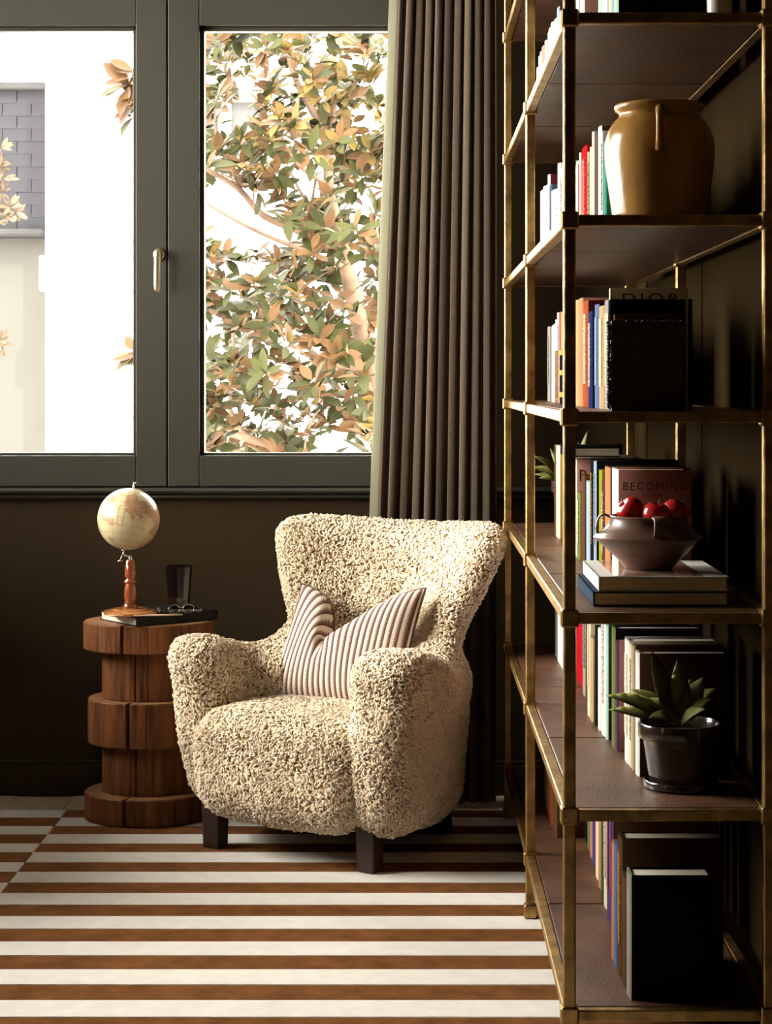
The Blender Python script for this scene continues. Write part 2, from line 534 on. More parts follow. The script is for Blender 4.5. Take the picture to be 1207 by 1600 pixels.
LEAVES = [leaf_mesh('leaf', .145, .058, [M['leaf_g'], M['leaf_r']]),
          leaf_mesh('leaf', .13, .060, [M['leaf_r'], M['leaf_y']], .05, .3),
          leaf_mesh('leaf', .125, .055, [M['leaf_y'], M['leaf_g']], .1, .2),
          leaf_mesh('leaf', .155, .062, [M['leaf_g'], M['leaf_g']], .3, .2)]

def whorl(c, axis, n, size, out, kinds):
    axis = axis.normalized()
    a0 = random.uniform(0, 6.28)
    t1 = axis.orthogonal().normalized(); t2 = axis.cross(t1)
    for k in range(n):
        a = a0 + k * 2.4 + random.uniform(-.3, .3)
        lift = random.uniform(-.25, .95)
        d = (t1 * math.cos(a) + t2 * math.sin(a)) * math.cos(lift) + axis * math.sin(lift)
        up = axis - d * axis.dot(d)
        up = up.normalized() if up.length > 1e-3 else t1
        x = d.cross(up)
        s = size * random.uniform(.7, 1.1)
        Mx = Matrix((x * s, d * s, up * s)).transposed().to_4x4()
        Mx.translation = c + d * .012 - axis * random.uniform(0, .05)
        out.append((Mx, random.choice(kinds)))

tree = empty('magnolia_tree', (P(612, 597, 11.0).x, 11.0, -4.0))
T0 = tree.location.copy()
def tb(pts, r0, r1, Y0=11.0, Y1=None, name='branch'):
    Y1 = Y1 or Y0
    n = len(pts)
    ps = [P(x, y, Y0 + (Y1 - Y0) * i / (n - 1)) - T0 for i, (x, y) in enumerate(pts)]
    # smooth by subdividing (Catmull-Rom)
    q = []
    for i in range(n - 1):
        p0, p1, p2, p3 = ps[max(i - 1, 0)], ps[i], ps[i + 1], ps[min(i + 2, n - 1)]
        for k in range(4):
            u = k / 4
            q.append(.5 * ((2 * p1) + (-p0 + p2) * u + (2 * p0 - 5 * p1 + 4 * p2 - p3) * u * u + (-p0 + 3 * p1 - 3 * p2 + p3) * u ** 3))
    q.append(ps[-1])
    rs = [r0 + (r1 - r0) * i / (len(q) - 1) for i in range(len(q))]
    return MB().tube(q, rs, 8).build(name, M['bark'], tree, smooth=True)
# trunk: rises from the ground to the right of the pane
trk = [Vector((0.25, 0, -.1)), Vector((.22, 0, 2.2)), P(596, 640, 11) - T0, P(560, 500, 11) - T0, P(540, 405, 11) - T0, P(514, 300, 11) - T0, P(512, 228, 11) - T0]
MB().tube(trk, [.16, .12, .075, .055, .045, .032, .026], 10).build('trunk', M['bark'], tree, smooth=True)
tb([(512, 232), (496, 188), (470, 140), (456, 105), (440, 40)], .026, .012, 11, 10.7)
tb([(513, 228), (523, 151), (514, 122), (530, 60)], .022, .010, 11, 11.2)
tb([(540, 405), (477, 365), (412, 337), (373, 295), (317, 260), (300, 240)], .028, .010, 11, 10.4)
tb([(545, 420), (484, 395), (403, 362), (335, 325), (318, 308)], .018, .005, 11, 10.2)
tb([(514, 290), (485, 272), (458, 249), (435, 202)], .018, .008, 11, 10.8)
tb([(596, 640), (558, 580), (509, 566), (472, 535), (440, 520)], .026, .009, 11, 10.6)
tb([(590, 625), (540, 600), (510, 580)], .015, .006, 11, 11)
tb([(610, 760), (530, 722), (472, 709), (391, 686), (317, 663), (300, 655)], .030, .018, 11, 10.5)
tb([(391, 686), (360, 640), (366, 560), (362, 500)], .016, .008, 10.8, 10.7)
tb([(476, 710), (478, 688), (488, 655), (500, 640)], .007, .004, 10.6, 10.5)
tb([(373, 295), (362, 262), (350, 240)], .010, .005, 10.7, 10.6)
tb([(486, 325), (470, 300), (452, 265)], .012, .006, 11, 10.9)
tb([(486, 325), (492, 290), (495, 270)], .010, .006, 11, 11)
tb([(398, 330), (396, 310), (400, 285)], .006, .004, 10.8, 10.7)
tb([(340, 220), (337, 190), (338, 150)], .012, .006, 10.6, 10.6)
tb([(317, 260), (260, 200), (214, 150), (200, 138)], .012, .006, 10.4, 10.4)
tb([(317, 663), (260, 610), (212, 556)], .012, .006, 10.5, 10.5)
leaf_list = []
gaps = [(375, 178, 30, 38), (352, 338, 52, 48), (400, 352, 40, 34), (440, 378, 30, 14), (478, 288, 24, 34), (328, 515, 18, 26), (462, 548, 36, 9),
        (530, 690, 48, 22), (490, 700, 30, 14), (446, 606, 14, 14), (400, 652, 14, 10), (335, 282, 24, 10), (572, 190, 14, 26), (475, 98, 14, 10), (520, 610, 20, 8)]
random.seed(21)
pts = []
tries = 0
while len(pts) < 380 and tries < 20000:
    tries += 1
    px = random.uniform(296, 600); py = random.uniform(18, 722)
    if any(((px - gx) / (ga + 6)) ** 2 + ((py - gy) / (gb + 6)) ** 2 < 1 for gx, gy, ga, gb in gaps): continue
    if any((px - q[0]) ** 2 + (py - q[1]) ** 2 < 10.5 ** 2 for q in pts): continue
    pts.append((px, py))
for (px, py) in pts:
    Y = random.uniform(10.0, 12.0)
    ax = Vector((random.uniform(-.6, .4), random.uniform(-.9, .1), random.uniform(.1, 1)))
    ky = [0, 0, 1, 1, 3] if py > 330 else [0, 1, 1, 2, 3]
    if 200 > py > 90 and px > 430: ky = [1, 2, 2, 2, 0]
    whorl(P(px, py, Y), ax, random.randint(8, 12), random.uniform(.72, 1.1), leaf_list, ky)
for (px, py, s_, n_) in ((200, 128, 1.5, 13), (208, 150, 1.3, 10), (205, 176, 1.0, 8), (209, 110, 1.1, 7), (209, 548, 1.1, 9), (211, 562, .9, 8)):
    whorl(P(px, py, 10.4), Vector((-.5, -.6, .6)), n_, s_, leaf_list, [0, 1, 1, 1, 2])
order = sorted(range(len(leaf_list)), key=lambda i: leaf_list[i][0].translation.y)
near = set(order[:300])
SV, SF, SM = [], [], []
nv = 0
for i, (Mx, k) in enumerate(leaf_list):
    me, lv, lf, lm = LEAVES[k]
    if i in near:
        o = link('leaf', me, tree)
        Ml = Mx.copy(); Ml.translation = Mx.translation - T0
        o.matrix_local = Ml
    else:
        A = np.array(Mx)
        SV.append(lv @ A[:3, :3].T + A[:3, 3] - np.array(T0)); SF.append(lf + nv); nv += len(lv)
        SM.append({0: np.where(lm == 0, 0, 1), 1: np.where(lm == 0, 1, 2), 2: np.where(lm == 0, 2, 0), 3: lm * 0}[k])
o = link('foliage', np_mesh('foliage', np.concatenate(SV), np.concatenate(SF), [M['leaf_g'], M['leaf_r'], M['leaf_y']], True, np.concatenate(SM)), tree)
o['kind'] = 'stuff'
tag(tree, 'magnolia tree with rust and green glossy leaves outside the right window pane', 'tree')
# a paler shrub far at the left edge
LP_ = leaf_mesh('leaf', .11, .035, [M['leaf_p'], M['leaf_p']], .1, .2)
shr = empty('pale_shrub', (P(-40, 597, 12).x, 12, -4.0)); S0 = shr.location.copy()
ll = []
for (px, py) in ((2, 232), (-4, 255), (5, 275), (-3, 298), (16, 322), (24, 332), (12, 338), (2, 532), (-6, 540), (-30, 280), (-26, 330)):
    whorl(P(px, py, 12), Vector((.2, -.8, .4)), 10, .8, ll, [0])
MB().tube([(0, 0, 0), (-.05, 0, 3), P(-30, 560, 12) - S0, P(-34, 400, 12) - S0, P(-20, 250, 12) - S0], [.05, .04, .02, .015, .006], 7).build('stem', M['bark'], shr, smooth=True)
for (x, y) in ((22, 332), (2, 532), (4, 272)):
    MB().tube([P(-33, y + 40, 12) - S0, P(x, y, 12) - S0], [.012, .005], 6).build('branch', M['bark'], shr, smooth=True)
for Mx, k in ll:
    o = link('leaf', LP_[0], shr)
    Ml = Mx.copy(); Ml.translation = Mx.translation - S0
    o.matrix_local = Ml
tag(shr, 'peach coloured pale shrub in front of the grey slate roof', 'shrub')

# ================================================================== RUG
RZ = .012
rug = empty('rug', (0, 0, 0))
RX0, RX1, RXB = -1.95, .69, -1.062
MB().box(RX0, RX1, .9, 1.663 * D, .0005, .004).build('backing', M['rug_b'], rug)
per, bw = .06035 * D, .0287 * D
y = 1.663 * D
k = 0
while y > 1.0:
    for (x0, x1, inv) in ((RX0, RXB, True), (RXB, RX1, False)):
        mb_, mw = ('rug_w', 'rug_b') if inv else ('rug_b', 'rug_w')
        MB().box(x0 + .0004, x1 - .0004, y - bw + .0003, y - .0003, .003, RZ - (.0005 if mb_ == 'rug_b' else 0), .0025).build('stripe', M[mb_], rug)
        MB().box(x0 + .0004, x1 - .0004, y - per + .0003, y - bw - .0003, .003, RZ - (.0005 if mw == 'rug_b' else 0), .0025).build('stripe', M[mw], rug)
    y -= per
tag(rug, 'ivory and caramel brown striped rug covering the floor', 'rug')

# ================================================================== BOOKCASE
BX0, BX1 = .293, .663
BY = [D, D / .753, D / .612]
SHZ = [.158, .528, .893, 1.265, 1.629, 2.003, 2.372]
bc = empty('bookcase', (0, 0, 0))
tag(bc, 'tall open brass etagere bookcase with dark leather shelves against the right wall', 'bookcase')
PH = .0112
collar = MB().box(-.0165, .0165, -.0165, .0165, -.0165, .0165, .003).mesh('collar', M['brass'])
foot = MB().box(-.0155, .0155, -.0155, .0155, 0, .034, .003).mesh('foot', M['brass'])
for x in (BX0, BX1):
    for y in BY:
        p = MB().box(-PH, PH, -PH, PH, 0, 2.75, .0025).build('post', M['brass'], bc, loc=(x, y, RZ))
        for z in SHZ: link('collar', collar, p, (0, 0, z - RZ))
        link('foot', foot, p, (0, 0, 0))
        MB().box(-.014, .014, -.014, .014, 2.75, 2.765, .003).build('finial', M['brass'], p)
TH = .0105   # half thickness of rails
for z in SHZ:
    for x in (BX0, BX1):
        for i in (0, 1):
            MB().box(x - .0105, x + .0105, BY[i] + .016, BY[i + 1] - .016, z - TH, z + TH, .002).build('side_rail', M['brass'], bc)
    for y in (BY[0], BY[2]):
        MB().box(BX0 + .016, BX1 - .016, y - .0105, y + .0105, z - TH, z + TH, .002).build('end_rail', M['brass'], bc)
    ye = [BY[0] + .012, D / .832, D / .713, BY[2] - .012]
    for i in range(3):
        MB().box(BX0 + .0125, BX1 - .0125, ye[i] + .004, ye[i + 1] - .004, z - TH + .002, z + TH - .0005, .002).build('shelf_panel', M['shelf'], bc)
SHT = [z + TH for z in SHZ]    # top of each shelf

# ================================================================== CURTAIN
cur = empty('curtain', (0, D / .593, 0))
def curtain_sheet():
    nz = 60
    rows = []
    nf = 9.5
    N = 300
    for iz in range(nz + 1):
        z = .016 + (3.385 - .016) * iz / nz
        xl = -.132 + (z - .93) * (.036 / .94)
        xl = max(-.15, min(-.07, xl))
        xr = .262
        row = []
        for i in range(N + 1):
            t = i / N
            ph = t * nf * 2 * math.pi
            amp = .019 * (0.75 + .25 * math.sin(3.1 * t * 6 + .6)) * (1 - .15 * z / 3)
            x = xl + .044 + (xr - xl - .044) * t + -.0085 * math.sin(2 * ph + .4 * math.sin(z * 1.3 + t * 9)) * (.8)
            y_ = amp * math.sin(ph + .35 * math.sin(1.1 * z + 11 * t))
            row.append((x, y_, z))
        # leading edge turned back towards the pane
        lead = []
        for j in range(8):
            u = j / 8
            lead.append((xl + .044 * u ** 1.25, .060 * (1 - u) ** 1.3 - .012 * math.sin(math.pi * u) + .004 * math.sin(4 * z), z))
        rows.append(lead + row)
    n = len(rows[0])
    V = np.array(rows).reshape(-1, 3)
    idx = np.arange((nz + 1) * n).reshape(nz + 1, n)
    F = np.stack([idx[:-1, :-1], idx[:-1, 1:], idx[1:, 1:], idx[1:, :-1]], -1).reshape(-1, 4)
    col = np.tile(np.arange(n - 1), nz)
    return V, F, col
V_, F_, col_ = curtain_sheet()
me = np_mesh('panel', V_, F_[col_ >= 6], M['curtain'])
o = link('panel', me, cur)
sd = o.modifiers.new('thick', 'SOLIDIFY'); sd.thickness = .002
mtl, t, bs = nt('window_lit_lining')  # lining made paler and yellower, window light put into the colour
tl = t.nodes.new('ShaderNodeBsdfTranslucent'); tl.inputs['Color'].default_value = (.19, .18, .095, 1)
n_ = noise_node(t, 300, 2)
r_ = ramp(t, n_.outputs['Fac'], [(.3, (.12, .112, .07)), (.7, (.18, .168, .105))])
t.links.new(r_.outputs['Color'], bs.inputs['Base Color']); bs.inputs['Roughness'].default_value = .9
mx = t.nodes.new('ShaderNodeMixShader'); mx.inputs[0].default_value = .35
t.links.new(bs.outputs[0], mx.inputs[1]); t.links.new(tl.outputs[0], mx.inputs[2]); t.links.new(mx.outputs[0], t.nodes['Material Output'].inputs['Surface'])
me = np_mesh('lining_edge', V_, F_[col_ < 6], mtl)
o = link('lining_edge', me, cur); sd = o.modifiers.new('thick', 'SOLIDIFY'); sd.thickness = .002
o['label'] = 'pale leading edge with window light in its colour'
MB().box(-.2, .30, -.02, .02, 3.375, CEIL - .001, .002).build('curtain_track', M['frame'], cur)
tag(cur, 'full length taupe pleated curtain hanging beside the window', 'curtain')

# ================================================================== ARMCHAIR (implicit surface)
def surface_nets(f, lo, hi, h):
    xs = [np.arange(lo[i], hi[i] + h, h) for i in range(3)]
    X, Y, Z = np.meshgrid(*xs, indexing='ij')
    v = f(X, Y, Z).astype(np.float32)
    ng = v < 0
    nx, ny, nz = v.shape
    acc = np.zeros((nx - 1, ny - 1, nz - 1, 3), np.float32); cnt = np.zeros((nx - 1, ny - 1, nz - 1), np.float32)
    def sl(a, o): return a[o[0]:nx - 1 + o[0], o[1]:ny - 1 + o[1], o[2]:nz - 1 + o[2]]
    for ax in range(3):
        for p in (0, 1):
            for q in (0, 1):
                o0 = [0, 0, 0]; oth = [i for i in range(3) if i != ax]
                o0[oth[0]] = p; o0[oth[1]] = q
                o1 = list(o0); o1[ax] = 1
                a, b_ = sl(v, o0), sl(v, o1)
                cr = sl(ng, o0) != sl(ng, o1)
                tt = np.where(cr, a / np.where(cr, a - b_, 1), 0)
                for i in range(3):
                    acc[..., i] += np.where(cr, o0[i] + (tt if i == ax else 0), 0)
                cnt += cr
    m = cnt > 0
    idx = np.full(m.shape, -1, np.int64)
    idx[m] = np.arange(m.sum())
    cells = np.argwhere(m)
    V = (cells + acc[m] / cnt[m][:, None]) * h + np.array(lo)
    Q = []
    for ax in range(3):
        a = np.take(ng, range(0, v.shape[ax] - 1), axis=ax); b_ = np.take(ng, range(1, v.shape[ax]), axis=ax)
        e = np.argwhere(a != b_)
        o1, o2 = [(1, 2), (2, 0), (0, 1)][ax]
        ok = (e[:, o1] > 0) & (e[:, o2] > 0) & (e[:, o1] < m.shape[o1]) & (e[:, o2] < m.shape[o2])
        e = e[ok]
        s_ = a[tuple(e.T)]
        def at(d1, d2):
            c = e.copy(); c[:, o1] -= d1; c[:, o2] -= d2
            return idx[tuple(c.T)]
        q = np.stack([at(1, 1), at(0, 1), at(0, 0), at(1, 0)], 1)
        q[~s_] = q[~s_][:, ::-1]
        Q.append(q)
    Q = np.concatenate(Q)
    return V, Q

def smin(a, b, k):
    h = np.clip(.5 + .5 * (b - a) / k, 0, 1)
    return b * (1 - h) + a * h - k * h * (1 - h)
def smax(a, b, k): return -smin(-a, -b, k)
def sstep(e0, e1, x):
    t = np.clip((x - e0) / (e1 - e0), 0, 1); return t * t * (3 - 2 * t)
def rbox(x, y, z, hx, hy, hz, r):
    qx, qy, qz = np.abs(x) - hx + r, np.abs(y) - hy + r, np.abs(z) - hz + r
    return np.sqrt(np.maximum(qx, 0) ** 2 + np.maximum(qy, 0) ** 2 + np.maximum(qz, 0) ** 2) + np.minimum(np.maximum(qx, np.maximum(qy, qz)), 0) - r

def sd_seat(a, b, z):
    crown = .022 * np.cos(np.clip(a / .62, -.5, .5) * math.pi) + .012 * np.cos(np.clip((b - .12) / .6, -.5, .5) * math.pi)
    front = -.012 * np.cos(np.clip((z - .24) / .32, -.5, .5) * math.pi) - .02 * np.cos(np.clip(a / .6, -.5, .5) * math.pi)
    b2 = b - front * sstep(.25, -.05, b)
    z2 = z - crown * sstep(.2, .42, z) + .012 * np.cos(np.clip(a / .6, -.5, .5) * math.pi) * sstep(.2, .1, z)
    narrow = .022 * sstep(.3, .08, z)
    return rbox(np.abs(a + .012) + narrow, b2 - .205, z2 - .243, .285, .275, .133, .075)

def sd_arm(a, b, z):
    s = np.abs(a)
    rt = (a > 0) * 1.0
    zt = .587 + .006 * rt - .060 * sstep(.02, .34, b)
    ac = .368 - .035 * rt - .040 * sstep(.55, .12, z) - .105 * sstep(.14, .44, b)
    hw = .082 + .014 * rt + .010 * sstep(.42, .58, z) * sstep(.3, .0, b) - .010 * sstep(.35, .1, z)
    zc = (zt + .10) / 2
    bf = .004 - .074 * rt + .03 * sstep(.3, .1, z) - .012 * sstep(.45, .58, z)
    hb = (.50 - bf) / 2
    return rbox(s - ac, b - (bf + hb), z - zc, hw, hb, (zt - .10) / 2, .078)

def sd_back(a, b, z):
    t = np.clip((z - .42) / .48, -.2, 1.15)
    tp = np.maximum(t, 0)
    ra = .352 - .028 * sstep(.25, .5, z) + .128 * sstep(.50, .90, z)
    a = a - .016 * sstep(.5, .9, z)
    rb = .45 - .02 * tp
    bcn = .14 + .13 * tp + .02 * np.minimum(t, 0)
    n = 2.25
    e = (np.abs(a / ra) ** n + np.abs((b - bcn) / rb) ** n) ** (1 / n)
    # first-order distance estimate
    R = np.sqrt(a * a + (b - bcn) ** 2) + 1e-6
    d = (e - 1) * R / np.maximum(e, .05) * .97
    th = .155 - .035 * tp
    # padding: inner back fuller in the middle
    th = th + .02 * np.exp(-(a / .2) ** 2) * np.exp(-((z - .62) / .2) ** 2)
    for (qa, qz) in ((-.105, .70), (.045, .70), (-.03, .61), (.12, .61)):
        th = th - .016 * np.exp(-((a - qa) ** 2 + (z - qz) ** 2) / .028 ** 2)
    sh = np.abs(d + th / 2) - th / 2
    bf = .20 + .19 * sstep(.46, .62, z) + .05 * sstep(.6, .92, z)
    cut = (bf - b) * .9
    sh = smax(sh, cut, .085)
    ztop = .894 + .034 * np.abs(a / .43) ** 2.2 - .05 * sstep(.43, .49, np.abs(a))
    sh = smax(sh, z - ztop, .085)
    sh = smax(sh, .105 - z, .05)
    return sh

def sd_all(a, b, z):
    f = smin(sd_arm(a, b, z), sd_back(a, b, z), .055)
    return smin(f, sd_seat(a, b, z), .008)

H_ = .0095
CV, CQ = surface_nets(sd_all, (-.52, -.16, .05), (.52, .80, 1.0), H_)
fc = CV[CQ].mean(1)
ds = np.stack([sd_seat(*fc.T), sd_arm(*fc.T), sd_back(*fc.T)], 1)
lab = ds.argmin(1)
lab = np.where(lab == 1, np.where(fc[:, 0] < 0, 1, 3), lab)
# vertex normals
fn = np.cross(CV[CQ[:, 2]] - CV[CQ[:, 0]], CV[CQ[:, 3]] - CV[CQ[:, 1]])
vn = np.zeros_like(CV)
for k in range(4): np.add.at(vn, CQ[:, k], fn)
vn /= np.linalg.norm(vn, axis=1)[:, None] + 1e-9
fa = np.linalg.norm(fn, axis=1) * .5
fnu = fn / (2 * fa[:, None] + 1e-12)

def tufts(V, Q, VN, area, dens, L0, r0):
    """short curled locks of wool scattered on a quad surface"""
    n = int(area.sum() * dens)
    f = RNG.choice(len(Q), n, p=area / area.sum())
    u, w = RNG.random(n)[:, None], RNG.random(n)[:, None]
    q = V[Q[f]]; qn = VN[Q[f]]
    bl = lambda A: (A[:, 0] * (1 - u) + A[:, 1] * u) * (1 - w) + (A[:, 3] * (1 - u) + A[:, 2] * u) * w
    p = bl(q); nn = bl(qn); nn /= np.linalg.norm(nn, axis=1)[:, None]
    rd = RNG.normal(size=(n, 3))
    # neighbouring locks lean alike
    lean = np.stack([np.sin(p[:, 0] * 31 + p[:, 2] * 17), np.sin(p[:, 1] * 27 + p[:, 0] * 13 + 1), -.8 + np.sin(p[:, 2] * 29 + p[:, 1] * 19)], 1)
    tg = rd * .8 + lean * .9
    tg -= nn * (tg * nn).sum(1)[:, None]; tg /= np.linalg.norm(tg, axis=1)[:, None] + 1e-9
    bt = np.cross(nn, tg)
    # locks gather into knots about 15 mm across
    kn_ = np.sin(p[:, 0] * 190 + 3 * np.sin(p[:, 1] * 83)) * np.sin(p[:, 1] * 205 + 3 * np.sin(p[:, 2] * 71)) * np.sin(p[:, 2] * 185 + 3 * np.sin(p[:, 0] * 77))
    p = p + nn * (.0045 * kn_ + .001)[:, None]
    Ls = L0 * RNG.uniform(.7, 1.35, n)[:, None]; rs = r0 * RNG.uniform(.75, 1.3, n)[:, None]
    sw = RNG.uniform(-.5, .5, n)[:, None]
    path = [p - nn * .006,
            p + nn * .62 * Ls + tg * .30 * Ls,
            p + nn * .50 * Ls + tg * .85 * Ls + bt * sw * .8 * Ls]
    rad = [1.15, 1.15, .45]
    ring = []
    for i, c in enumerate(path):
        d = path[min(i + 1, 2)] - path[max(i - 1, 0)]
        d /= np.linalg.norm(d, axis=1)[:, None] + 1e-9
        e1 = bt - d * (bt * d).sum(1)[:, None]; e1 /= np.linalg.norm(e1, axis=1)[:, None] + 1e-9
        e2 = np.cross(d, e1)
        for k in range(3):
            a = 2 * math.pi * k / 3
            ring.append(c + (e1 * math.cos(a) + e2 * math.sin(a)) * rs * rad[i])
    TV = np.stack(ring, 1).reshape(-1, 3)      
    base = (np.arange(n) * 9)[:, None]
    fs = []
    for i in range(2):
        for k in range(3):
            k2 = (k + 1) % 3
            fs.append(np.concatenate([base + i * 3 + k, base + i * 3 + k2, base + (i + 1) * 3 + k2, base + (i + 1) * 3 + k], 1))
    TF = np.stack(fs, 1).reshape(-1, 4)
    return TV, TF

chair = empty('armchair', (-.339, 5.2995 * D / 3.5587, RZ), math.atan2(-.530, .848))
tag(chair, 'cream sheepskin wingback armchair with dark wooden legs on the striped rug', 'armchair')
for k, nm in ((0, 'seat'), (1, 'armrest'), (2, 'backrest'), (3, 'armrest')):
    Fq = CQ[lab == k]
    ids, inv = np.unique(Fq, return_inverse=True)
    inv = inv.reshape(Fq.shape)
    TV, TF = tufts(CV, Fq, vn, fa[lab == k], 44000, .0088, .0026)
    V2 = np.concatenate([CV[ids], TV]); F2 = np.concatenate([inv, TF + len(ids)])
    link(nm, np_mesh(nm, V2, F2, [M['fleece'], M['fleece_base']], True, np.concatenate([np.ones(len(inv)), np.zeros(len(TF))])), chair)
def chair_leg(x, y, dx, dy, w0, w1, h):
    vs = []
    for z, w, ox, oy in ((h, w0, 0, 0), (.006, w1, dx, dy), (0, w1 * .92, dx, dy)):
        vs += [(x + ox - w, y + oy - w, z), (x + ox + w, y + oy - w, z), (x + ox + w, y + oy + w, z), (x + ox - w, y + oy + w, z)]
    fs = [(3, 2, 1, 0)[::-1]]
    for i in (0, 4):
        for k in range(4):
            k2 = (k + 1) % 4
            fs.append((i + k, i + 4 + k, i + 4 + k2, i + k2))
    fs.append((11, 10, 9, 8))
    o = MB().add(vs, fs).build('leg', M['leg'], chair)
    bv = o.modifiers.new('edge', 'BEVEL'); bv.width = .004; bv.segments = 2
for sx in (-1, 1):
    chair_leg(sx * .262, .01, 0, 0, .030, .026, .16)
    chair_leg(sx * .20, .44, sx * .0, .055, .029, .023, .16)

# ---- cushion on the chair
cu = empty('cushion', chair.matrix_world.translation, chair.rotation_euler.z)
cu.location = chair.location
def cushion():
    NU, NW = 72, 44
    fr = []; bk = []; UV = []
    for j in range(NW + 1):
        w = j / NW
        for i in range(NU + 1):
            u = -1 + 2 * i / NU
            # outline in the plane of the cushion
            hx = .215 * (1 - .05 * (1 - (2 * w - 1) ** 2)) + .004
            x = u * hx
            top = .364 - .02 * (1 - u * u)
            un = -.30
            dip = .155 * math.exp(-((u - un) / (.30 if u < un else .55)) ** 2) + .03 * math.exp(-((u - un) / .9) ** 2)
            dip *= 1.0
            y_ = w * top - dip * w ** 2.6
            # fabric is drawn towards the chop
            x += .055 * math.exp(-((u - un + .32) / .30) ** 2) * w ** 2.2
            x -= .018 * math.exp(-((u - un - .25) / .25) ** 2) * w ** 2.2
            x -= .018 * (1 - w) * (1 if u < 0 else .2) * abs(u)
            prof = max(0, (1 - abs(u) ** 2.6)) ** .55 * max(0, (1 - abs(2 * w - 1) ** 2.8)) ** .55
            thk = .070 * prof
            crease = .050 * math.exp(-((u - un - .02) / .085) ** 2) * max(0, w - .35) ** 1.1 * 2.0
            crease *= prof
            bulge = .02 * math.exp(-((u - un + .28) / .22) ** 2) * w * prof + .012 * math.exp(-((u - un - .35) / .25) ** 2) * w * prof
            fr.append((x, -(thk - crease + bulge), y_)); bk.append((x, thk * .55, y_))
            UV.append(((u + 1) / 2, w))
    V = np.array(fr + bk); n = (NU + 1) * (NW + 1)
    idx = np.arange(n).reshape(NW + 1, NU + 1)
    Ff = np.stack([idx[:-1, :-1], idx[:-1, 1:], idx[1:, 1:], idx[1:, :-1]], -1).reshape(-1, 4)
    F = np.concatenate([Ff, Ff[:, ::-1] + n])
    edge = [int(idx[0, i]) for i in range(NU + 1)] + [int(idx[j, NU]) for j in range(1, NW + 1)] + [int(idx[NW, i]) for i in range(NU - 1, -1, -1)] + [int(idx[j, 0]) for j in range(NW - 1, 0, -1)]
    return V, F, np.array(UV + UV), edge
V_, F_, UV_, edge_ = cushion()
m_st, t, bs = nt('striped_ticking')
uvn = t.nodes.new('ShaderNodeUVMap'); sep = t.nodes.new('ShaderNodeSeparateXYZ'); t.links.new(uvn.outputs[0], sep.inputs[0])
def mth(t, op, a, b=None):
    n = t.nodes.new('ShaderNodeMath'); n.operation = op
    for i, v in enumerate((a, b)):
        if v is None: continue
        if isinstance(v, (int, float)): n.inputs[i].default_value = v
        else: t.links.new(v, n.inputs[i])
    return n.outputs[0]
sU = mth(t, 'FRACT', mth(t, 'MULTIPLY', sep.outputs['X'], 23.0))
sW = mth(t, 'FRACT', mth(t, 'MULTIPLY', sep.outputs['Y'], 62.0))
cr = t.nodes.new('ShaderNodeValToRGB'); cr.color_ramp.interpolation = 'CONSTANT'
stops = [(0, (.72, .62, .52)), (.20, (.74, .66, .56)), (.42, (.20, .11, .085)), (.62, (.115, .05, .032)), (.82, (.72, .62, .52))]
el = cr.color_ramp.elements
while len(el) < len(stops): el.new(.5)
for e, (p_, c_) in zip(el, stops): e.position = p_; e.color = (*c_, 1)
t.links.new(sU, cr.inputs['Fac'])
# woven ladder between the stripes
lad = mth(t, 'MULTIPLY', mth(t, 'GREATER_THAN', sW, .5), mth(t, 'MULTIPLY', mth(t, 'GREATER_THAN', sU, .24), mth(t, 'LESS_THAN', sU, .46)))
mxc = t.nodes.new('ShaderNodeMix'); mxc.data_type = 'RGBA'
t.links.new(lad, mxc.inputs['Factor']); t.links.new(cr.outputs['Color'], mxc.inputs['A']); mxc.inputs['B'].default_value = (.16, .08, .06, 1)
t.links.new(mxc.outputs['Result'], bs.inputs['Base Color']); bs.inputs['Roughness'].default_value = .85
bs.inputs['Specular IOR Level'].default_value = .15
me = np_mesh('cushion_cover', V_, F_, m_st)
uvl = me.uv_layers.new(name='UVMap')
li = np.zeros(len(me.loops), np.int32); me.loops.foreach_get('vertex_index', li)
uvl.data.foreach_set('uv', UV_[li].astype(np.float32).ravel())
CU_LOC = (-.006, .238, .394); CU_ROT = (math.radians(-22), 0, 0)
ph_ = link('cushion_cover', me, cu, CU_LOC, CU_ROT)
pipe = [tuple(V_[i] + np.array((0, .003, 0))) for i in edge_]
m_pipe = pmat('twisted_piping', (.10, .06, .05), .8, var=.7, nscale=160)
MB().tube(pipe + [pipe[0]], .0042, 6).build('piping', m_pipe, cu, smooth=True, loc=CU_LOC, rot=CU_ROT)
tag(cu, 'brown and ivory striped cushion with a chopped top leaning in the armchair', 'cushion')

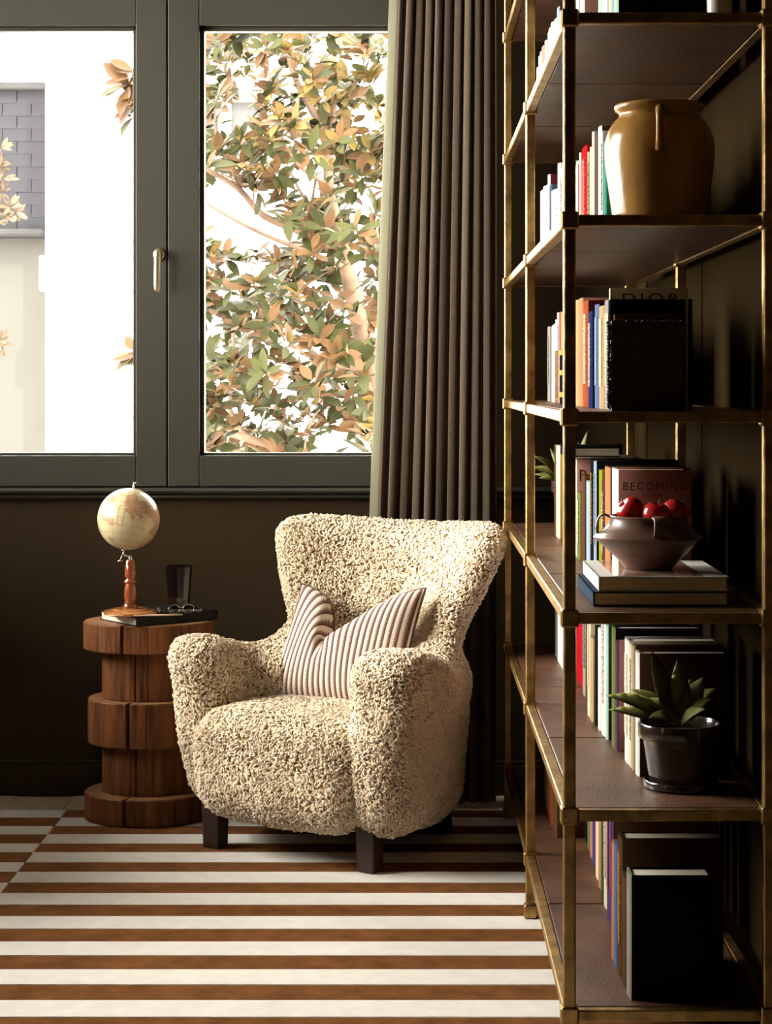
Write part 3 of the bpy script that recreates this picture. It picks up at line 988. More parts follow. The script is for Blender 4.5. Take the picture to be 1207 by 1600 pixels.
# ================================================================== LOG STOOL
SCX, SCY = (232 - VPX) / (PPM * .6125), D / .6103
st = empty('log_stool', (SCX, SCY, RZ))
tag(st, 'stacked disc side table turned from a cracked dark log beside the armchair', 'side table')
SDEP = .83     # log is a little oval
def log_disc(name, r, z0, z1, cracks, mats, seed):
    """turned disc with radial drying cracks cut into the rim"""
    rr = random.Random(seed)
    angs = []
    n = 420
    for k in range(n): angs.append(2 * math.pi * k / n)
    ring = []
    for a in angs:
        f = 1 + .006 * math.sin(3 * a + seed) + .004 * math.sin(7 * a + 2 * seed)
        for (ca, wd, dp) in cracks:
            d_ = abs((a - ca + math.pi) % (2 * math.pi) - math.pi)
            if d_ < wd: f -= dp * (1 - d_ / wd) ** .6
        ring.append((r * f * math.cos(a), r * f * math.sin(a) * SDEP))
    bv = .004
    lev = [(z0, 1 - bv / r), (z0 + bv, 1), (z1 - bv, 1), (z1, 1 - bv / r)]
    vs = []; fs = []; b = MB()
    for z, q in lev:
        vs += [(x * q, y * q, z) for x, y in ring]
    nr = len(ring)
    for i in range(3):
        for k in range(nr):
            k2 = (k + 1) % nr
            fs.append((i * nr + k, i * nr + k2, (i + 1) * nr + k2, (i + 1) * nr + k))
    b.add(vs, fs, mi=0)
    for zi, z in ((0, z0), (3, z1)):
        c = (0, 0, z)
        v2 = [vs[zi * nr + k] for k in range(nr)] + [c]
        f2 = [(k, (k + 1) % nr, nr) if zi else ((k + 1) % nr, k, nr) for k in range(nr)]
        b.add(v2, f2, mi=1)
    return b.build(name, mats, st, auto=35)
fr_ = -math.pi / 2   # towards us
C_ = lambda px: fr_ + math.asin(max(-.95, min(.95, (px - 232) / 101)))
wd = [M['stool'], M['stool_top']]
wn = [M['stool'], M['stool']]
zs = [0, .088, .193, .317, .445, .520, .608 - RZ]
big, neck = .197, .142
z_of = lambda py, s=.6267: EYE - (py - VPY) / (PPM * s) - RZ
log_disc('disc', big, 0, z_of(1250), [(C_(204), .032, .35), (C_(281), .012, .05), (2.0, .03, .1)], wd, 1)
log_disc('neck', neck, z_of(1250) - .002, z_of(1172) + .001, [(C_(214), .022, .08), (C_(250), .015, .03)], wn, 2)
log_disc('disc', .185, z_of(1172), z_of(1101), [(C_(207), .030, .35), (C_(240), .01, .03)], wd, 3)
log_disc('neck', neck, z_of(1101) - .002, z_of(1023) + .001, [(C_(213), .022, .08), (C_(240), .015, .03)], wn, 4)
log_disc('disc', big, z_of(1023), .608 - RZ, [(C_(201), .027, .35), (C_(241), .01, .02), (C_(290), .014, .05)], wd, 5)
STZ = .608

# ---- black book on the stool
bk = empty('hardback_book', (P(213, 0, D / .6285).x, D / .6285, STZ), math.radians(38))
Lb, Sb, Hb = .284, .219, .0275
b = MB(); b.box(0, Lb, 0, Sb, 0, .003, .0008).box(0, Lb, 0, Sb, Hb - .003, Hb, .0008).box(0, Lb, 0, .003, .0, Hb, .0008)
b.build('cover', M['black'], bk)
MB().box(.004, Lb - .004, .003, Sb - .004, .003, Hb - .003).build('pages', M['pages'], bk)
tag(bk, 'black hardback book lying flat on the log side table', 'book')
BKZ = STZ + Hb

# ---- globe on turned stand
GX, GY = P(201, 0, D / .62).x, D / .62
gl = empty('desk_globe', (P(204, 0, GY).x, GY, BKZ))
ppm_g = F_PX / GY
gc = P(201, 811, GY) - gl.location
m_g, t, bs = nt('antique_globe_map')
tc = t.nodes.new('ShaderNodeTexCoord'); sp = t.nodes.new('ShaderNodeSeparateXYZ'); t.links.new(tc.outputs['Object'], sp.inputs[0])
lon = mth(t, 'ARCTAN2', sp.outputs['Y'], sp.outputs['X'])
GR = 48.3 / ppm_g
lat = mth(t, 'ARCSINE', mth(t, 'DIVIDE', sp.outputs['Z'], GR * 1.0005))
def gridl(v, stp, w):
    f_ = mth(t, 'FRACT', mth(t, 'DIVIDE', v, stp))
    return mth(t, 'GREATER_THAN', mth(t, 'ABSOLUTE', mth(t, 'SUBTRACT', f_, .5)), .5 - w)
gr = mth(t, 'MAXIMUM', gridl(mth(t, 'ADD', lon, 10.0), math.radians(20), .022), gridl(mth(t, 'ADD', lat, 10.0), math.radians(15), .028))
n1 = noise_node(t, 13, 6, .62, vec=tc.outputs['Object'])
land = ramp(t, n1.outputs['Fac'], [(.50, (.52, .44, .26)), (.535, (.30, .14, .06)), (.55, (.48, .29, .15)), (.72, (.46, .30, .17))])
land.color_ramp.elements.new(.56).color = (.46, .25, .15, 1)
n2 = noise_node(t, 150, 4, .7, vec=tc.outputs['Object'])
txt = mth(t, 'MULTIPLY', mth(t, 'GREATER_THAN', n2.outputs['Fac'], .60), .45)
m1 = t.nodes.new('ShaderNodeMix'); m1.data_type = 'RGBA'
t.links.new(mth(t, 'MAXIMUM', mth(t, 'MULTIPLY', gr, .7), txt), m1.inputs['Factor']); t.links.new(land.outputs['Color'], m1.inputs['A']); m1.inputs['B'].default_value = (.25, .17, .08, 1)
t.links.new(m1.outputs['Result'], bs.inputs['Base Color']); bs.inputs['Roughness'].default_value = .3
bs.inputs['Coat Weight'].default_value = .3
prof = [(max(1e-4, GR * math.cos(a)), GR * math.sin(a)) for a in np.linspace(-math.pi / 2, math.pi / 2, 41)]
tilt = Matrix.Rotation(math.radians(8), 4, 'Y') @ Matrix.Rotation(math.radians(-10), 4, 'X')
sph = MB().lathe(prof, 64).build('globe_ball', m_g, gl, smooth=True)
sph.location = gc; sph.rotation_euler = tilt.to_euler()
# red cartouche loop printed on the ocean
lp = []
for k in range(41):
    a = 2 * math.pi * k / 40
    cx, cz = math.cos(a), math.sin(a)
    x = .0095 * np.sign(cx) * abs(cx) ** .5; z = .030 * np.sign(cz) * abs(cz) ** .35
    v = Vector((-.012 + x, -1, .0 + z)); v.y = -math.sqrt(GR ** 2 - v.x ** 2 - v.z ** 2)
    lp.append(v * 1.0015)
m_red = pmat('faded_red_print', (.42, .12, .06), .5)
MB().tube(lp, .0005, 5).build('cartouche', m_red, sph)
top = tilt @ Vector((0, 0, GR)); bot = tilt @ Vector((0, 0, -GR))
ax_ = (top - bot).normalized()
q = ax_.to_track_quat('Z', 'Y').to_matrix().to_4x4()
MB().lathe([(.0001, -.002), (.005, 0), (.0035, .003), (.0025, .006), (.0045, .009), (.0025, .012), (.004, .015), (.003, .019), (.0001, .020)], 14, Matrix.Translation(gc + top) @ q).build('finial', M['chrome'], gl, smooth=True)
stz = gc.z - GR - .030
b = MB()
b.lathe([(.0001, -.010), (.0042, -.009), (.003, -.006), (.0055, -.003), (.004, 0), (.0001, .001)], 14, Matrix.Translation(gc + bot) @ q)
pa = gc + bot - ax_ * .008
b.tube([pa, pa + Vector((.003, 0, -.008)), (-.004, 0, stz + .010), (.002, 0, stz + .006)], .0028, 8)
b.lathe([(.006, stz - .002), (.007, stz + .004), (.005, stz + .010), (.0001, stz + .012)], 14)
b.tube([pa, pa + Vector((-.006, -.004, -.018)), pa + Vector((-.007, -.004, -.024))], .0013, 6)
b.lathe([(.0001, 0), (.0085, .001), (.0075, .003), (.0001, .005)], 14, Matrix.Translation(pa + Vector((-.008, -.004, -.027))))
b.build('bracket', M['chrome'], gl, smooth=True)
h = stz
px2 = lambda w_: w_ / 2 / ppm_g
prof = [(px2(22), .016), (px2(24), .024), (px2(23), .028), (px2(19), .033), (px2(20), .037), (px2(17), .040),
        (px2(19), .046), (px2(21), .060), (px2(19), .076), (px2(17), .088), (px2(16), .092), (px2(21), .096), (px2(21), .100), (px2(15), .105), (px2(14), .110), (px2(18), .116), (px2(18), .122), (px2(15), h - .002), (px2(13), h)]
sc = h / .140
prof = [(r, .016 + (z - .016) * (h - .016) / (h - .016)) for r, z in prof if z <= h]
MB().lathe(prof, 28).build('stand', M['redwood'], gl, auto=50)
MB().lathe([(.074, 0), (.079, .003), (.079, .009), (.074, .013), (.058, .014), (.054, .018), (.046, .019), (.040, .0175), (.030, .018), (.022, .020)], 48).build('base', M['burl'], gl, auto=40)
tag(gl, 'small antique desk globe on a turned redwood stand', 'globe')

# ---- paper knife, coaster, tumbler, spectacles
kn = empty('paper_knife', (0, 0, 0))
def knp(px, py, Y): return P(px, py, Y)
Yk = D / .6275
pk = [Vector((P(161, 0, Yk).x, Yk - .004, BKZ + .0030)), Vector((P(170, 0, Yk).x, Yk - .004, BKZ + .0052)), Vector((P(185, 0, Yk).x, Yk, BKZ + .0062)), Vector((P(215, 0, Yk).x, Yk + .004, BKZ + .0052)), Vector((P(255, 0, Yk).x, Yk + .02, BKZ + .0040)), Vector((P(283, 0, Yk).x, Yk + .035, BKZ + .0035))]
# flat blade: wide strip with thickness
b = MB()
wds = [.002, .008, .011, .011, .010, .004]
vs = []; fs = []
for p_, w_ in zip(pk, wds):
    for dy, dz in ((-w_, -.0012), (w_, -.0012), (w_, .0012), (-w_, .0012)): vs.append((p_.x, p_.y + dy, p_.z + dz))
for i in range(len(pk) - 1):
    for k in range(4):
        k2 = (k + 1) % 4
        fs.append((i * 4 + k, (i + 1) * 4 + k, (i + 1) * 4 + k2, i * 4 + k2))
fs += [(0, 1, 2, 3), (23, 22, 21, 20)]
kx0 = pk[0].copy(); kn.location = (pk[2].x, pk[2].y, BKZ)
b.add([(v[0] - pk[2].x, v[1] - pk[2].y, v[2] - BKZ) for v in vs], fs)
b.build('blade', M['bone'], kn, smooth=True)
tag(kn, 'pale curved bone paper knife lying on the black book before the globe', 'paper knife')

YC = D / .612
co = empty('coaster', (P(281, 0, YC).x, YC, BKZ), math.radians(12))
MB().box(-.066, .066, -.042, .042, 0, .0095, .003).build('slab', M['slate_marble'], co)
MB().box(-.060, .060, -.036, .036, .0092, .0108, .001).build('inlay', M['black'], co)
tag(co, 'dark veined marble coaster under the black tumbler', 'coaster')
tz = BKZ + .0108
tu = empty('tumbler', (P(279.5, 0, YC).x, YC, tz))
ppm_t = F_PX / YC
r1, r0 = 21.5 / ppm_t, 16.5 / ppm_t
ht = (EYE - (884 - VPY) / ppm_t) - tz
MB().lathe([(r0 * .9, 0), (r0, .003), (r1, ht - .002), (r1 - .0012, ht), (r1 - .003, ht - .002), (r0 - .003, .010), (.0002, .009)], 12).build('glass_wall', M['smoke'], tu)
tag(tu, 'faceted black glass tumbler on the coaster', 'tumbler')
sp_ = empty('spectacles', (P(284, 0, YC - .055).x, YC - .062, BKZ + .001), math.radians(20))
wire = []
b = MB()
for sx in (-1, 1):
    c = [(sx * .022 + .017 * math.cos(a), .0, .014 + .013 * math.sin(a)) for a in np.linspace(0, 2 * math.pi, 21)]
    b.tube(c, .0009, 5)
b.tube([(-.005, 0, .016), (0, -.001, .019), (.005, 0, .016)], .0009, 5)
b.build('rim', M['chrome'], sp_, smooth=True)
for sx in (-1, 1):
    MB().tube([(sx * .039, 0, .016), (sx * .041, .01, .013), (sx * .036, .030, .002)], .0008, 5).build('temple', M['chrome'], sp_, smooth=True)
tag(sp_, 'thin wire spectacles folded in front of the tumbler', 'spectacles')

# ================================================================== BOOKS
BC = dict(white=(.74, .71, .66), cream=(.68, .57, .40), tan=(.46, .31, .16), red=(.40, .012, .018), pink=(.58, .26, .20), orange=(.50, .21, .11),
          lightblue=(.34, .44, .58), blue=(.11, .16, .33), navy=(.022, .028, .10), slate=(.055, .08, .12), green=(.045, .085, .045), lime=(.30, .29, .03),
          teal=(.06, .33, .26), mint=(.44, .60, .52), grey=(.30, .28, .26), brown=(.11, .055, .028), black=(.012, .011, .012), purple=(.10, .05, .16),
          beige=(.42, .32, .20), maroon=(.09, .012, .015), gold=(.46, .30, .06), olive=(.16, .17, .05), rust=(.30, .075, .03))
BC = {k: tuple(v * (.62 if k not in ('white', 'cream') else .7) for v in c) for k, c in BC.items()}
BM = {k: pmat('cover_' + k, c, .8, var=.06, nscale=20, bump=.04, bscale=300, spec=0) for k, c in BC.items()}
def print_mat(name, base, ink):
    m, t, bs = nt(name)
    n = noise_node(t, 1.0, 2, .5, sc3=(1, 260, 190))
    r = ramp(t, n.outputs['Fac'], [(.50, BC[base]), (.53, BC[ink])])
    t.links.new(r.outputs['Color'], bs.inputs['Base Color']); bs.inputs['Roughness'].default_value = .8; bs.inputs['Specular IOR Level'].default_value = 0
    return m
PM = {}
ORD = ['', 'first', 'second', 'third', 'fourth', 'fifth', 'sixth', 'seventh', 'eighth', 'ninth', 'tenth', 'eleventh', 'twelfth', 'thirteenth', 'fourteenth', 'fifteenth', 'sixteenth',
       'seventeenth', 'eighteenth', 'nineteenth', 'twentieth', 'twenty-first', 'twenty-second', 'twenty-third', 'twenty-fourth', 'twenty-fifth', 'twenty-sixth', 'twenty-seventh', 'twenty-eighth',
       'twenty-ninth', 'thirtieth', 'thirty-first', 'thirty-second', 'thirty-third', 'thirty-fourth', 'thirty-fifth', 'thirty-sixth', 'thirty-seventh', 'thirty-eighth', 'thirty-ninth', 'fortieth', 'forty-first', 'forty-second', 'forty-third']

def make_book(x, yn, yf, z, h, dep, col, spine=None, ink=None, cover=None):
    """standing book, spine towards -X; origin at the foot of the spine, near side"""
    T = yf - yn
    r = empty('book', (x, yn, z))
    bt = min(.003, T * .14)
    b = MB()
    b.box(.004, dep, 0, bt, 0, h, .0006, mi=1)
    b.box(.004, dep, T - bt, T, 0, h, .0006, mi=1)
    pts = []
    for k in range(7):
        a = math.pi * k / 6
        bul = .0045 * math.sin(a) + .0002
        pts.append((.0045 - bul, T / 2 - T / 2 * math.cos(a)))
    vs = []; fs = []
    for zz in (0, h):
        vs += [(px_, py_, zz) for px_, py_ in pts] + [(.0065, T - .0004, zz), (.0065, .0004, zz)]
    n = len(pts) + 2
    for k in range(n):
        k2 = (k + 1) % n
        fs.append((k, n + k, n + k2, k2))
    fs += [tuple(range(n)), tuple(range(2 * n - 1, n - 1, -1))]
    b.add(vs, fs, mi=0)
    b.build('cover', [BM[spine or col], BM[cover or col]], r, auto=50)
    MB().box(.0065, dep - .004, bt, T - bt, .002, h - .004).build('pages', M['pages'], r)
    if ink:
        key = (spine or col, ink)
        if key not in PM: PM[key] = print_mat('print_%s_%s' % key, *key)
        q = MB()
        w = T * .30
        q.add([(-.0004, T / 2 - w, h * .22), (-.0004, T / 2 + w, h * .22), (-.0004, T / 2 + w, h * .88), (-.0004, T / 2 - w, h * .88),
               (.0016, T / 2 - w, h * .22), (.0016, T / 2 + w, h * .22), (.0016, T / 2 + w, h * .88), (.0016, T / 2 - w, h * .88)],
              [(0, 3, 2, 1), (4, 5, 6, 7), (0, 4, 7, 3), (1, 2, 6, 5), (3, 7, 6, 2), (0, 1, 5, 4)])
        q.build('spine_print', PM[key], r)
    return r

SHELF_NAME = {0: 'bottom shelf row', 1: 'agave pot shelf row', 2: 'apple bowl shelf row', 3: 'ruffled album shelf row', 4: 'stoneware jar shelf row', 5: 'row above the jar'}
named = {}
def row(sh, items, split=.085):
    """items: (px far, px near, spine X, top pixel or height, colour, opts) from far to near"""
    out = []
    prev = 1e9
    for it in items:
        p0, p1, X, top, col = it[:5]
        o = it[5] if len(it) > 5 else {}
        s0, s1 = (p0 - VPX) / (PPM * X), (p1 - VPX) / (PPM * X)
        yf, yn = D / s0, D / s1
        yf = min(yf, prev - .0012)
        if yf - yn < .008: yn = yf - .012
        sm = (s0 + s1) / 2
        h = top if top < 1 else EYE - (top - VPY) / (PPM * (D / yn / 1.0 if False else s1)) - SHT[sh]
        if top >= 1: h = EYE - (top - VPY) / (PPM * D / yn * 1.0 / 1.0) - SHT[sh] if False else EYE - (top - VPY) * yn / F_PX - SHT[sh]
        h = max(.10, min(h, .335))
        dep = o.get('dep', max(.12, min(.70 * h + .01, BX1 - .021 - X)))
        n = 1 if o.get('one') or (yf - yn) < split else max(2, int(round((yf - yn) / .055)))
        for k in range(n):
            a = yf - (yf - yn) * k / n; b_ = yf - (yf - yn) * (k + 1) / n + .0008
            hh = h if (n == 1 or k == n - 1) else h - random.uniform(.0, .004)
            r = make_book(X + (0 if n == 1 else random.uniform(0, .002)), b_, a, SHT[sh], hh, dep, col, o.get('spine'), o.get('ink'), o.get('cover'))
            out.append((r, o.get('spine') or col, o.get('label')))
            if o.get('name'): named[o['name']] = (r, a - b_, hh, dep)
        prev = yn
    n = len(out)
    for i, (r, col, lab) in enumerate(out):
        c = {'lightblue': 'pale blue', 'mint': 'pale mint'}.get(col, col)
        tag(r, lab or '%s book, %s from the near end of the %s' % (c, ORD[n - i], SHELF_NAME[sh]), 'book', 'books in the ' + SHELF_NAME[sh])

random.seed(5)
# shelf above the jar
row(5, [(838, 840, .36, 104, 'cream'), (840, 844.5, .36, 79, 'lightblue', dict(cover='purple')), (846, 849, .36, 70, 'pink', dict(cover='red')), (849, 851, .361, 98, 'grey'),
        (851, 853, .361, 62, 'cream', dict(cover='black')), (854.5, 862.3, .361, 33, 'white'), (862.3, 867, .361, 28, 'white', dict(ink='black', cover='black')),
        (870, 873, .363, 9, 'lightblue', dict(cover='navy')), (873, 878, .363, 17, 'mint'), (878, 880.5, .364, 19, 'cream'), (881, 886, .365, .30, 'cream'), (886, 898, .367, .29, 'grey'),
        (898, 902.5, .370, .28, 'white'), (903.5, 911, .375, .30, 'white', dict(cover='pink', name='top')), (934, 941, .400, .27, 'mint'), (941, 947, .400, .28, 'white'),
        (950, 955, .402, .29, 'cream'), (955, 958, .402, .27, 'lightblue'), (958, 964, .402, .28, 'mint', dict(cover='black'))])
# jar shelf
row(4, [(844, 851, .365, 290, 'white'), (852, 855, .365, 288, 'mint'), (855, 858, .366, 272, 'white', dict(cover='maroon')), (858, 861, .366, 288, 'slate'), (861, 864, .366, 297, 'white'), (864, 867, .366, 295, 'cream'),
        (867, 871, .366, 294, 'white', dict(ink='purple')), (871, 874, .366, 254, 'white'), (874, 880, .366, 255, 'white', dict(ink='black')), (880, 884, .367, 250, 'mint'), (884, 899, .369, .18, 'white'),
        (899.5, 903, .371, 251, 'cream'), (903, 904.5, .372, 256, 'red'), (904.5, 906.5, .373, 238, 'white'), (906.5, 915.5, .375, 226, 'red', dict(ink='pink', one=1)), (916, 919, .379, 237, 'cream', dict(ink='black')),
        (919, 923.5, .382, 229, 'cream'), (923.5, 927, .384, 205, 'white', dict(cover='beige')), (934, 938, .3935, 196, 'white', dict(cover='brown')), (938, 940.8, .395, 204, 'white', dict(ink='black')), (940.8, 945.5, .398, 221, 'teal')])
# ruffled album shelf
row(3, [(855, 858.3, .385, 510, 'grey', dict(cover='black', ink='green')), (861, 867, .385, 506, 'cream'), (867, 870, .386, 499, 'cream'), (870, 873, .386, 488, 'lightblue', dict(ink='blue')), (873, 876, .386, 487, 'rust'),
        (876, 881, .386, 486, 'orange'), (881, 899, .386, .21, 'brown'),
        (899, 903, .374, 468, 'tan'), (903, 909, .376, 465, 'pink', dict(spine='orange')), (910, 917, .378, 469, 'rust', dict(cover='maroon', ink='cream', one=1)), (917, 923.5, .380, 486, 'navy', dict(ink='cream', one=1)),
        (928.5, 934, .3835, 475, 'blue', dict(ink='lightblue', cover='black')), (934, 942, .3845, 477, 'tan', dict(ink='cream', one=1)), (943, 953, .386, 467, 'grey', dict(ink='cream', cover='black', one=1))])
# apple bowl shelf
row(2, [(866, 868, .40, 695, 'brown'), (868, 872.5, .40, 697, 'cream', dict(cover='gold', dep=.15)), (879, 882, .40, 740, 'grey'), (882, 896, .400, 717, 'cream'), (896, 899.5, .400, 717, 'white', dict(cover='pink', name='rbook', dep=.165)), (899.8, 905, .402, 770, 'olive', dict(ink='cream')),
        (906.5, 912, .406, 743, 'brown', dict(one=1)), (913.5, 920, .411, 753, 'lightblue', dict(one=1)), (920, 925.5, .414, 719, 'black', dict(ink='gold', dep=.20)), (925.5, 930, .417, 721, 'lightblue', dict(cover='black', ink='green')),
        (935.5, 939, .423, 735, 'lime'), (939.5, 943, .424, 751, 'brown', dict(ink='cream')), (943, 951.5, .4255, 731, 'orange', dict(one=1, cover='brown', dep=.178)), (955, 964, .430, 734, 'white', dict(cover='pink', one=1, name='becoming', dep=.157,
         label='white spined hardback with a dusky pink lettered cover behind the apple bowl'))])
# agave shelf
row(1, [(866, 871, .415, .30, 'grey'), (871, 882, .415, .31, 'white'), (900, 905, .44, .32, 'red'), (905, 910, .44, .315, 'red'), (910, 914.5, .436, .32, 'grey', dict(ink='black')), (914.5, 917, .433, .30, 'brown'),
        (917.5, 921, .42, .318, 'cream', dict(ink='tan')), (921, 925.5, .42, 999, 'tan'), (926.5, 932.5, .425, 981, 'black'), (932.5, 937.3, .427, 984, 'white'), (937.3, 944, .4295, .325, 'white', dict(ink='black', one=1)),
        (944, 948.5, .432, 978, 'mint', dict(cover='green')), (955, 959.5, .437, 982, 'olive', dict(cover='black')), (961, 964, .4405, 1002, 'purple', dict(cover='pink')), (975, 981.3, .4475, 1002, 'white', dict(ink='tan')),
        (981.3, 986, .450, 1007, 'cream', dict(ink='brown')), (986, 990, .4515, 1010, 'beige', dict(cover='brown')), (992, 997, .454, 1021, 'white', dict(cover='brown'))])
# bottom shelf
row(0, [(845, 850, .365, .22, 'brown'), (850, 856, .366, .20, 'tan'), (856, 862, .366, .22, 'rust'), (862, 868, .367, .21, 'brown'),
        (902, 908, .445, .30, 'white', dict(ink='black')), (908, 917, .442, .30, 'black', dict(ink='grey')), (917.5, 921.5, .44, .30, 'olive'), (921.5, 925, .439, .29, 'pink'), (925, 928.7, .4375, .30, 'purple'),
        (930, 934.5, .434, .31, 'cream'), (934.5, 938.5, .432, .30, 'orange'), (938.5, 942, .430, .31, 'green'), (943, 947, .428, .30, 'cream', dict(ink='brown')), (947, 955, .4245, .30, 'purple', dict(ink='rust', cover='brown')),
        (955, 958.7, .405, 1320, 'orange'), (958.7, 962.5, .405, 1322, 'blue'), (963, 970, .4075, 1310, 'brown', dict(ink='gold', one=1)), (971, 977, .409, 1373, 'brown', dict(one=1)), (977, 984, .410, 1368, 'grey', dict(cover='black', one=1, dep=.155))])

# lettering on covers (flat print on the boards facing us)
def lettering(txt, size, mat, parent, loc, sx=1.0):
    c = bpy.data.curves.new('lettering', 'FONT')
    c.body = txt; c.size = size; c.extrude = .0003; c.space_character = 1.25; c.resolution_u = 3
    o = bpy.data.objects.new('tmp', c); COL.objects.link(o)
    bpy.context.view_layer.update()
    me = bpy.data.meshes.new_from_object(o.evaluated_get(bpy.context.evaluated_depsgraph_get()))
    bpy.data.objects.remove(o)
    me.name = 'lettering'
    me.materials.clear(); me.materials.append(mat)
    q = link('lettering', me, parent, loc, (math.pi / 2, 0, 0), (sx, 1, 1))
    return q
m_ink = pmat('dark_ink', (.03, .012, .014), .6)
r, T_, h_, d_ = named['becoming']
pm = F_PX / r.location.y
lettering('BECOMING', .0245, m_ink, r, ((971 - 964) / pm + .003, -.0006, EYE - (766 - VPY) / pm - SHT[2]), .92)
lettering('A MEMOIR', .0075, m_ink, r, (.055, -.0006, EYE - (776 - VPY) / pm - SHT[2]))
r, T_, h_, d_ = named['rbook']
pm = F_PX / r.location.y
lettering('RA', .041, m_ink, r, ((904.5 - VPX) / pm - r.location.x, -.0006, EYE - (752 - VPY) / pm - SHT[2]))
r, T_, h_, d_ = named['top']
lettering('D', .045, m_ink, r, (.011, -.0006, .022))

# ---- front faced books at the near end of the ruffled album shelf
def flat_front(name, x0, x1, yn, T, z, h, cm, label):
    r = empty('book', (x0, yn, z))
    w = x1 - x0
    b = MB(); b.box(0, w, 0, .003, 0, h, .0012).box(0, w, T - .003, T, 0, h, .0012).box(0, .004, 0, T, 0, h, .0012)
    b.build('cover', cm, r)
    MB().box(.004, w - .004, .003, T - .003, .002, h - .004).build('pages', M['pages'], r)
    tag(r, label, 'book', 'books in the ruffled album shelf row')
    return r
z3 = SHT[3]
Yd = D * 1.0403
pm = F_PX / Yd
r = flat_front('dior', (954 - VPX) / pm, (1076 - VPX) / pm, Yd, .022, z3, EYE - (450 - VPY) / pm - z3, BM['cream'], 'tall cream fashion book rising above the black one behind the album')
lettering('DIOR', .030, m_ink, r, ((971 - 954) / pm, -.0006, EYE - (475 - VPY) / pm - z3), 1.35)
Yd = D * 1.029; pm = F_PX / Yd
flat_front('blk', (954 - VPX) / pm, (1072 - VPX) / pm, Yd, .034, z3, EYE - (467.5 - VPY) / pm - z3, BM['black'], 'plain black book standing just behind the ruffled album')
Yd = D * 1.0212; pm = F_PX / Yd
flat_front('sm', (961 - VPX) / pm, (1064 - VPX) / pm, Yd, .024, z3, EYE - (491 - VPY) / pm - z3, BM['brown'], 'low brown book squeezed between the black book and the album')
# ruffled album: deckled leather boards
Yd = D * 1.0073; pm = F_PX / Yd
al = empty('photo_album', ((956 - VPX) / pm, Yd, z3))
wA, hA, tA = (1070 - 956) / pm, EYE - (501 - VPY) / pm - z3, .042
rr = random.Random(3)
ol = []
NA = 46
def rag(): return rr.uniform(-.0028, .0028)
for k in range(NA): ol.append((rag(), hA * k / NA))
for k in range(NA): ol.append((wA * k / NA, hA + rag()))
for k in range(NA): ol.append((wA + rag(), hA * (1 - k / NA)))
for k in range(NA): ol.append((wA * (1 - k / NA), .0))
for yb, nm in ((0, 'front_board'), (tA - .008, 'back_board')):
    vs = [(x, yb + rr.uniform(-.002, .001) * (0 if z < .001 else 1), z) for x, z in ol] + [(x, yb + .007, z) for x, z in ol] + [(wA / 2 + (x - wA / 2) * .94, yb + rr.uniform(-.0006, .0006), hA / 2 + (z - hA / 2) * .95) for x, z in ol] + [(wA / 2, yb, hA / 2), (wA / 2, yb + .007, hA / 2)]
    n = len(ol)
    fs = []
    for k in range(n):
        k2 = (k + 1) % n
        fs += [(k, k2, n + k2, n + k), (k2, k, 2 * n + k, 2 * n + k2), (2 * n + k2, 2 * n + k, 3 * n), (n + k, n + k2, 3 * n + 1)]
    MB().add(vs, fs).build(nm, M['ruffle'], al)
MB().box(.008, wA - .006, .008, tA - .009, .004, hA - .006).build('pages', M['pages'], al)
b = MB()   # thonged spine lacing
for k in range(26):
    z = .009 + (hA - .012) * (k + .5) / 26
    b.tube([(-.0045 + rr.uniform(-.001, .001), -.001, z - .004), (-.006, tA / 2, z), (-.003, tA * .8, z + .004)], .0032, 5)
b.build('lacing', M['ruffle'], al, smooth=True)
tag(al, 'dark leather album with ruffled laced edges at the front of the shelf', 'album')

# wooden banded boxes standing in front of the books further along the album shelf
for (x0, x1, X, top, bands, lab) in ((868, 874.5, .372, 547, False, 'brown wooden slipcase standing before the books behind the brass post'), (875, 883, .3725, 545, True, 'black slipcase with three gold bands left of the near brass post')):
    yf, yn = F_PX * X / (x0 - VPX), F_PX * X / (x1 - VPX)
    h = EYE - (top - VPY) * yn / F_PX - z3
    r = empty('slipcase', (X - .001, yn, z3))
    MB().box(0, .012, .001, yf - yn - .001, 0, h, .001).build('case', BM['black'] if bands else M['redwood'], r)
    if bands:
        for (y0, y1) in ((545.5, 554), (578, 586), (613, 621)):
            za, zb = EYE - (y1 - VPY) * yn / F_PX - z3, EYE - (y0 - VPY) * yn / F_PX - z3
            MB().box(-.0008, .0128, .0002, yf - yn - .0002, max(.002, za), min(h + .0005, zb)).build('band', BM['gold'], r)
    tag(r, lab, 'slipcase')

# ---- books lying flat on the apple bowl shelf
def lying(x0, x1, yn, yf, z, t_, cm, lab, spine='left', rz=0):
    r = empty('book', (x0, yn, z), rz)
    w, d_ = x1 - x0, yf - yn
    b = MB(); b.box(0, w, 0, d_, 0, .003, .001).box(0, w, 0, d_, t_ - .003, t_, .001).box(0, .004, 0, d_, 0, t_, .001)
    b.build('cover', cm, r)
    MB().box(.004, w - .004, .003, d_ - .003, .003, t_ - .003).build('pages', M['pages'], r)
    tag(r, lab, 'book', 'books lying flat on the apple bowl shelf')
    return r
z2 = SHT[2]
yn_, yf_ = D / .974, D / .893
xl = lambda px: (px - VPX) / (PPM * .974)
bl2 = lying(xl(927), xl(1140), yn_, yf_, z2, .0275, BM['slate'], 'large slate blue book at the bottom of the pair under the bowl')
tp2 = lying(xl(936), xl(1140), yn_ + .004, yf_ + .004, z2 + .0275, .0285, BM['white'], 'large white art book lying on top, directly under the apple bowl')
TPZ = z2 + .056
m_art = pmat('glossy_art_jacket', (.32, .20, .15), .15, var=.9, nscale=7, coat=.6)
MB().box(.030, .20, .004, yf_ - yn_ - .01, .0285, .0291).build('jacket_picture', m_art, tp2)
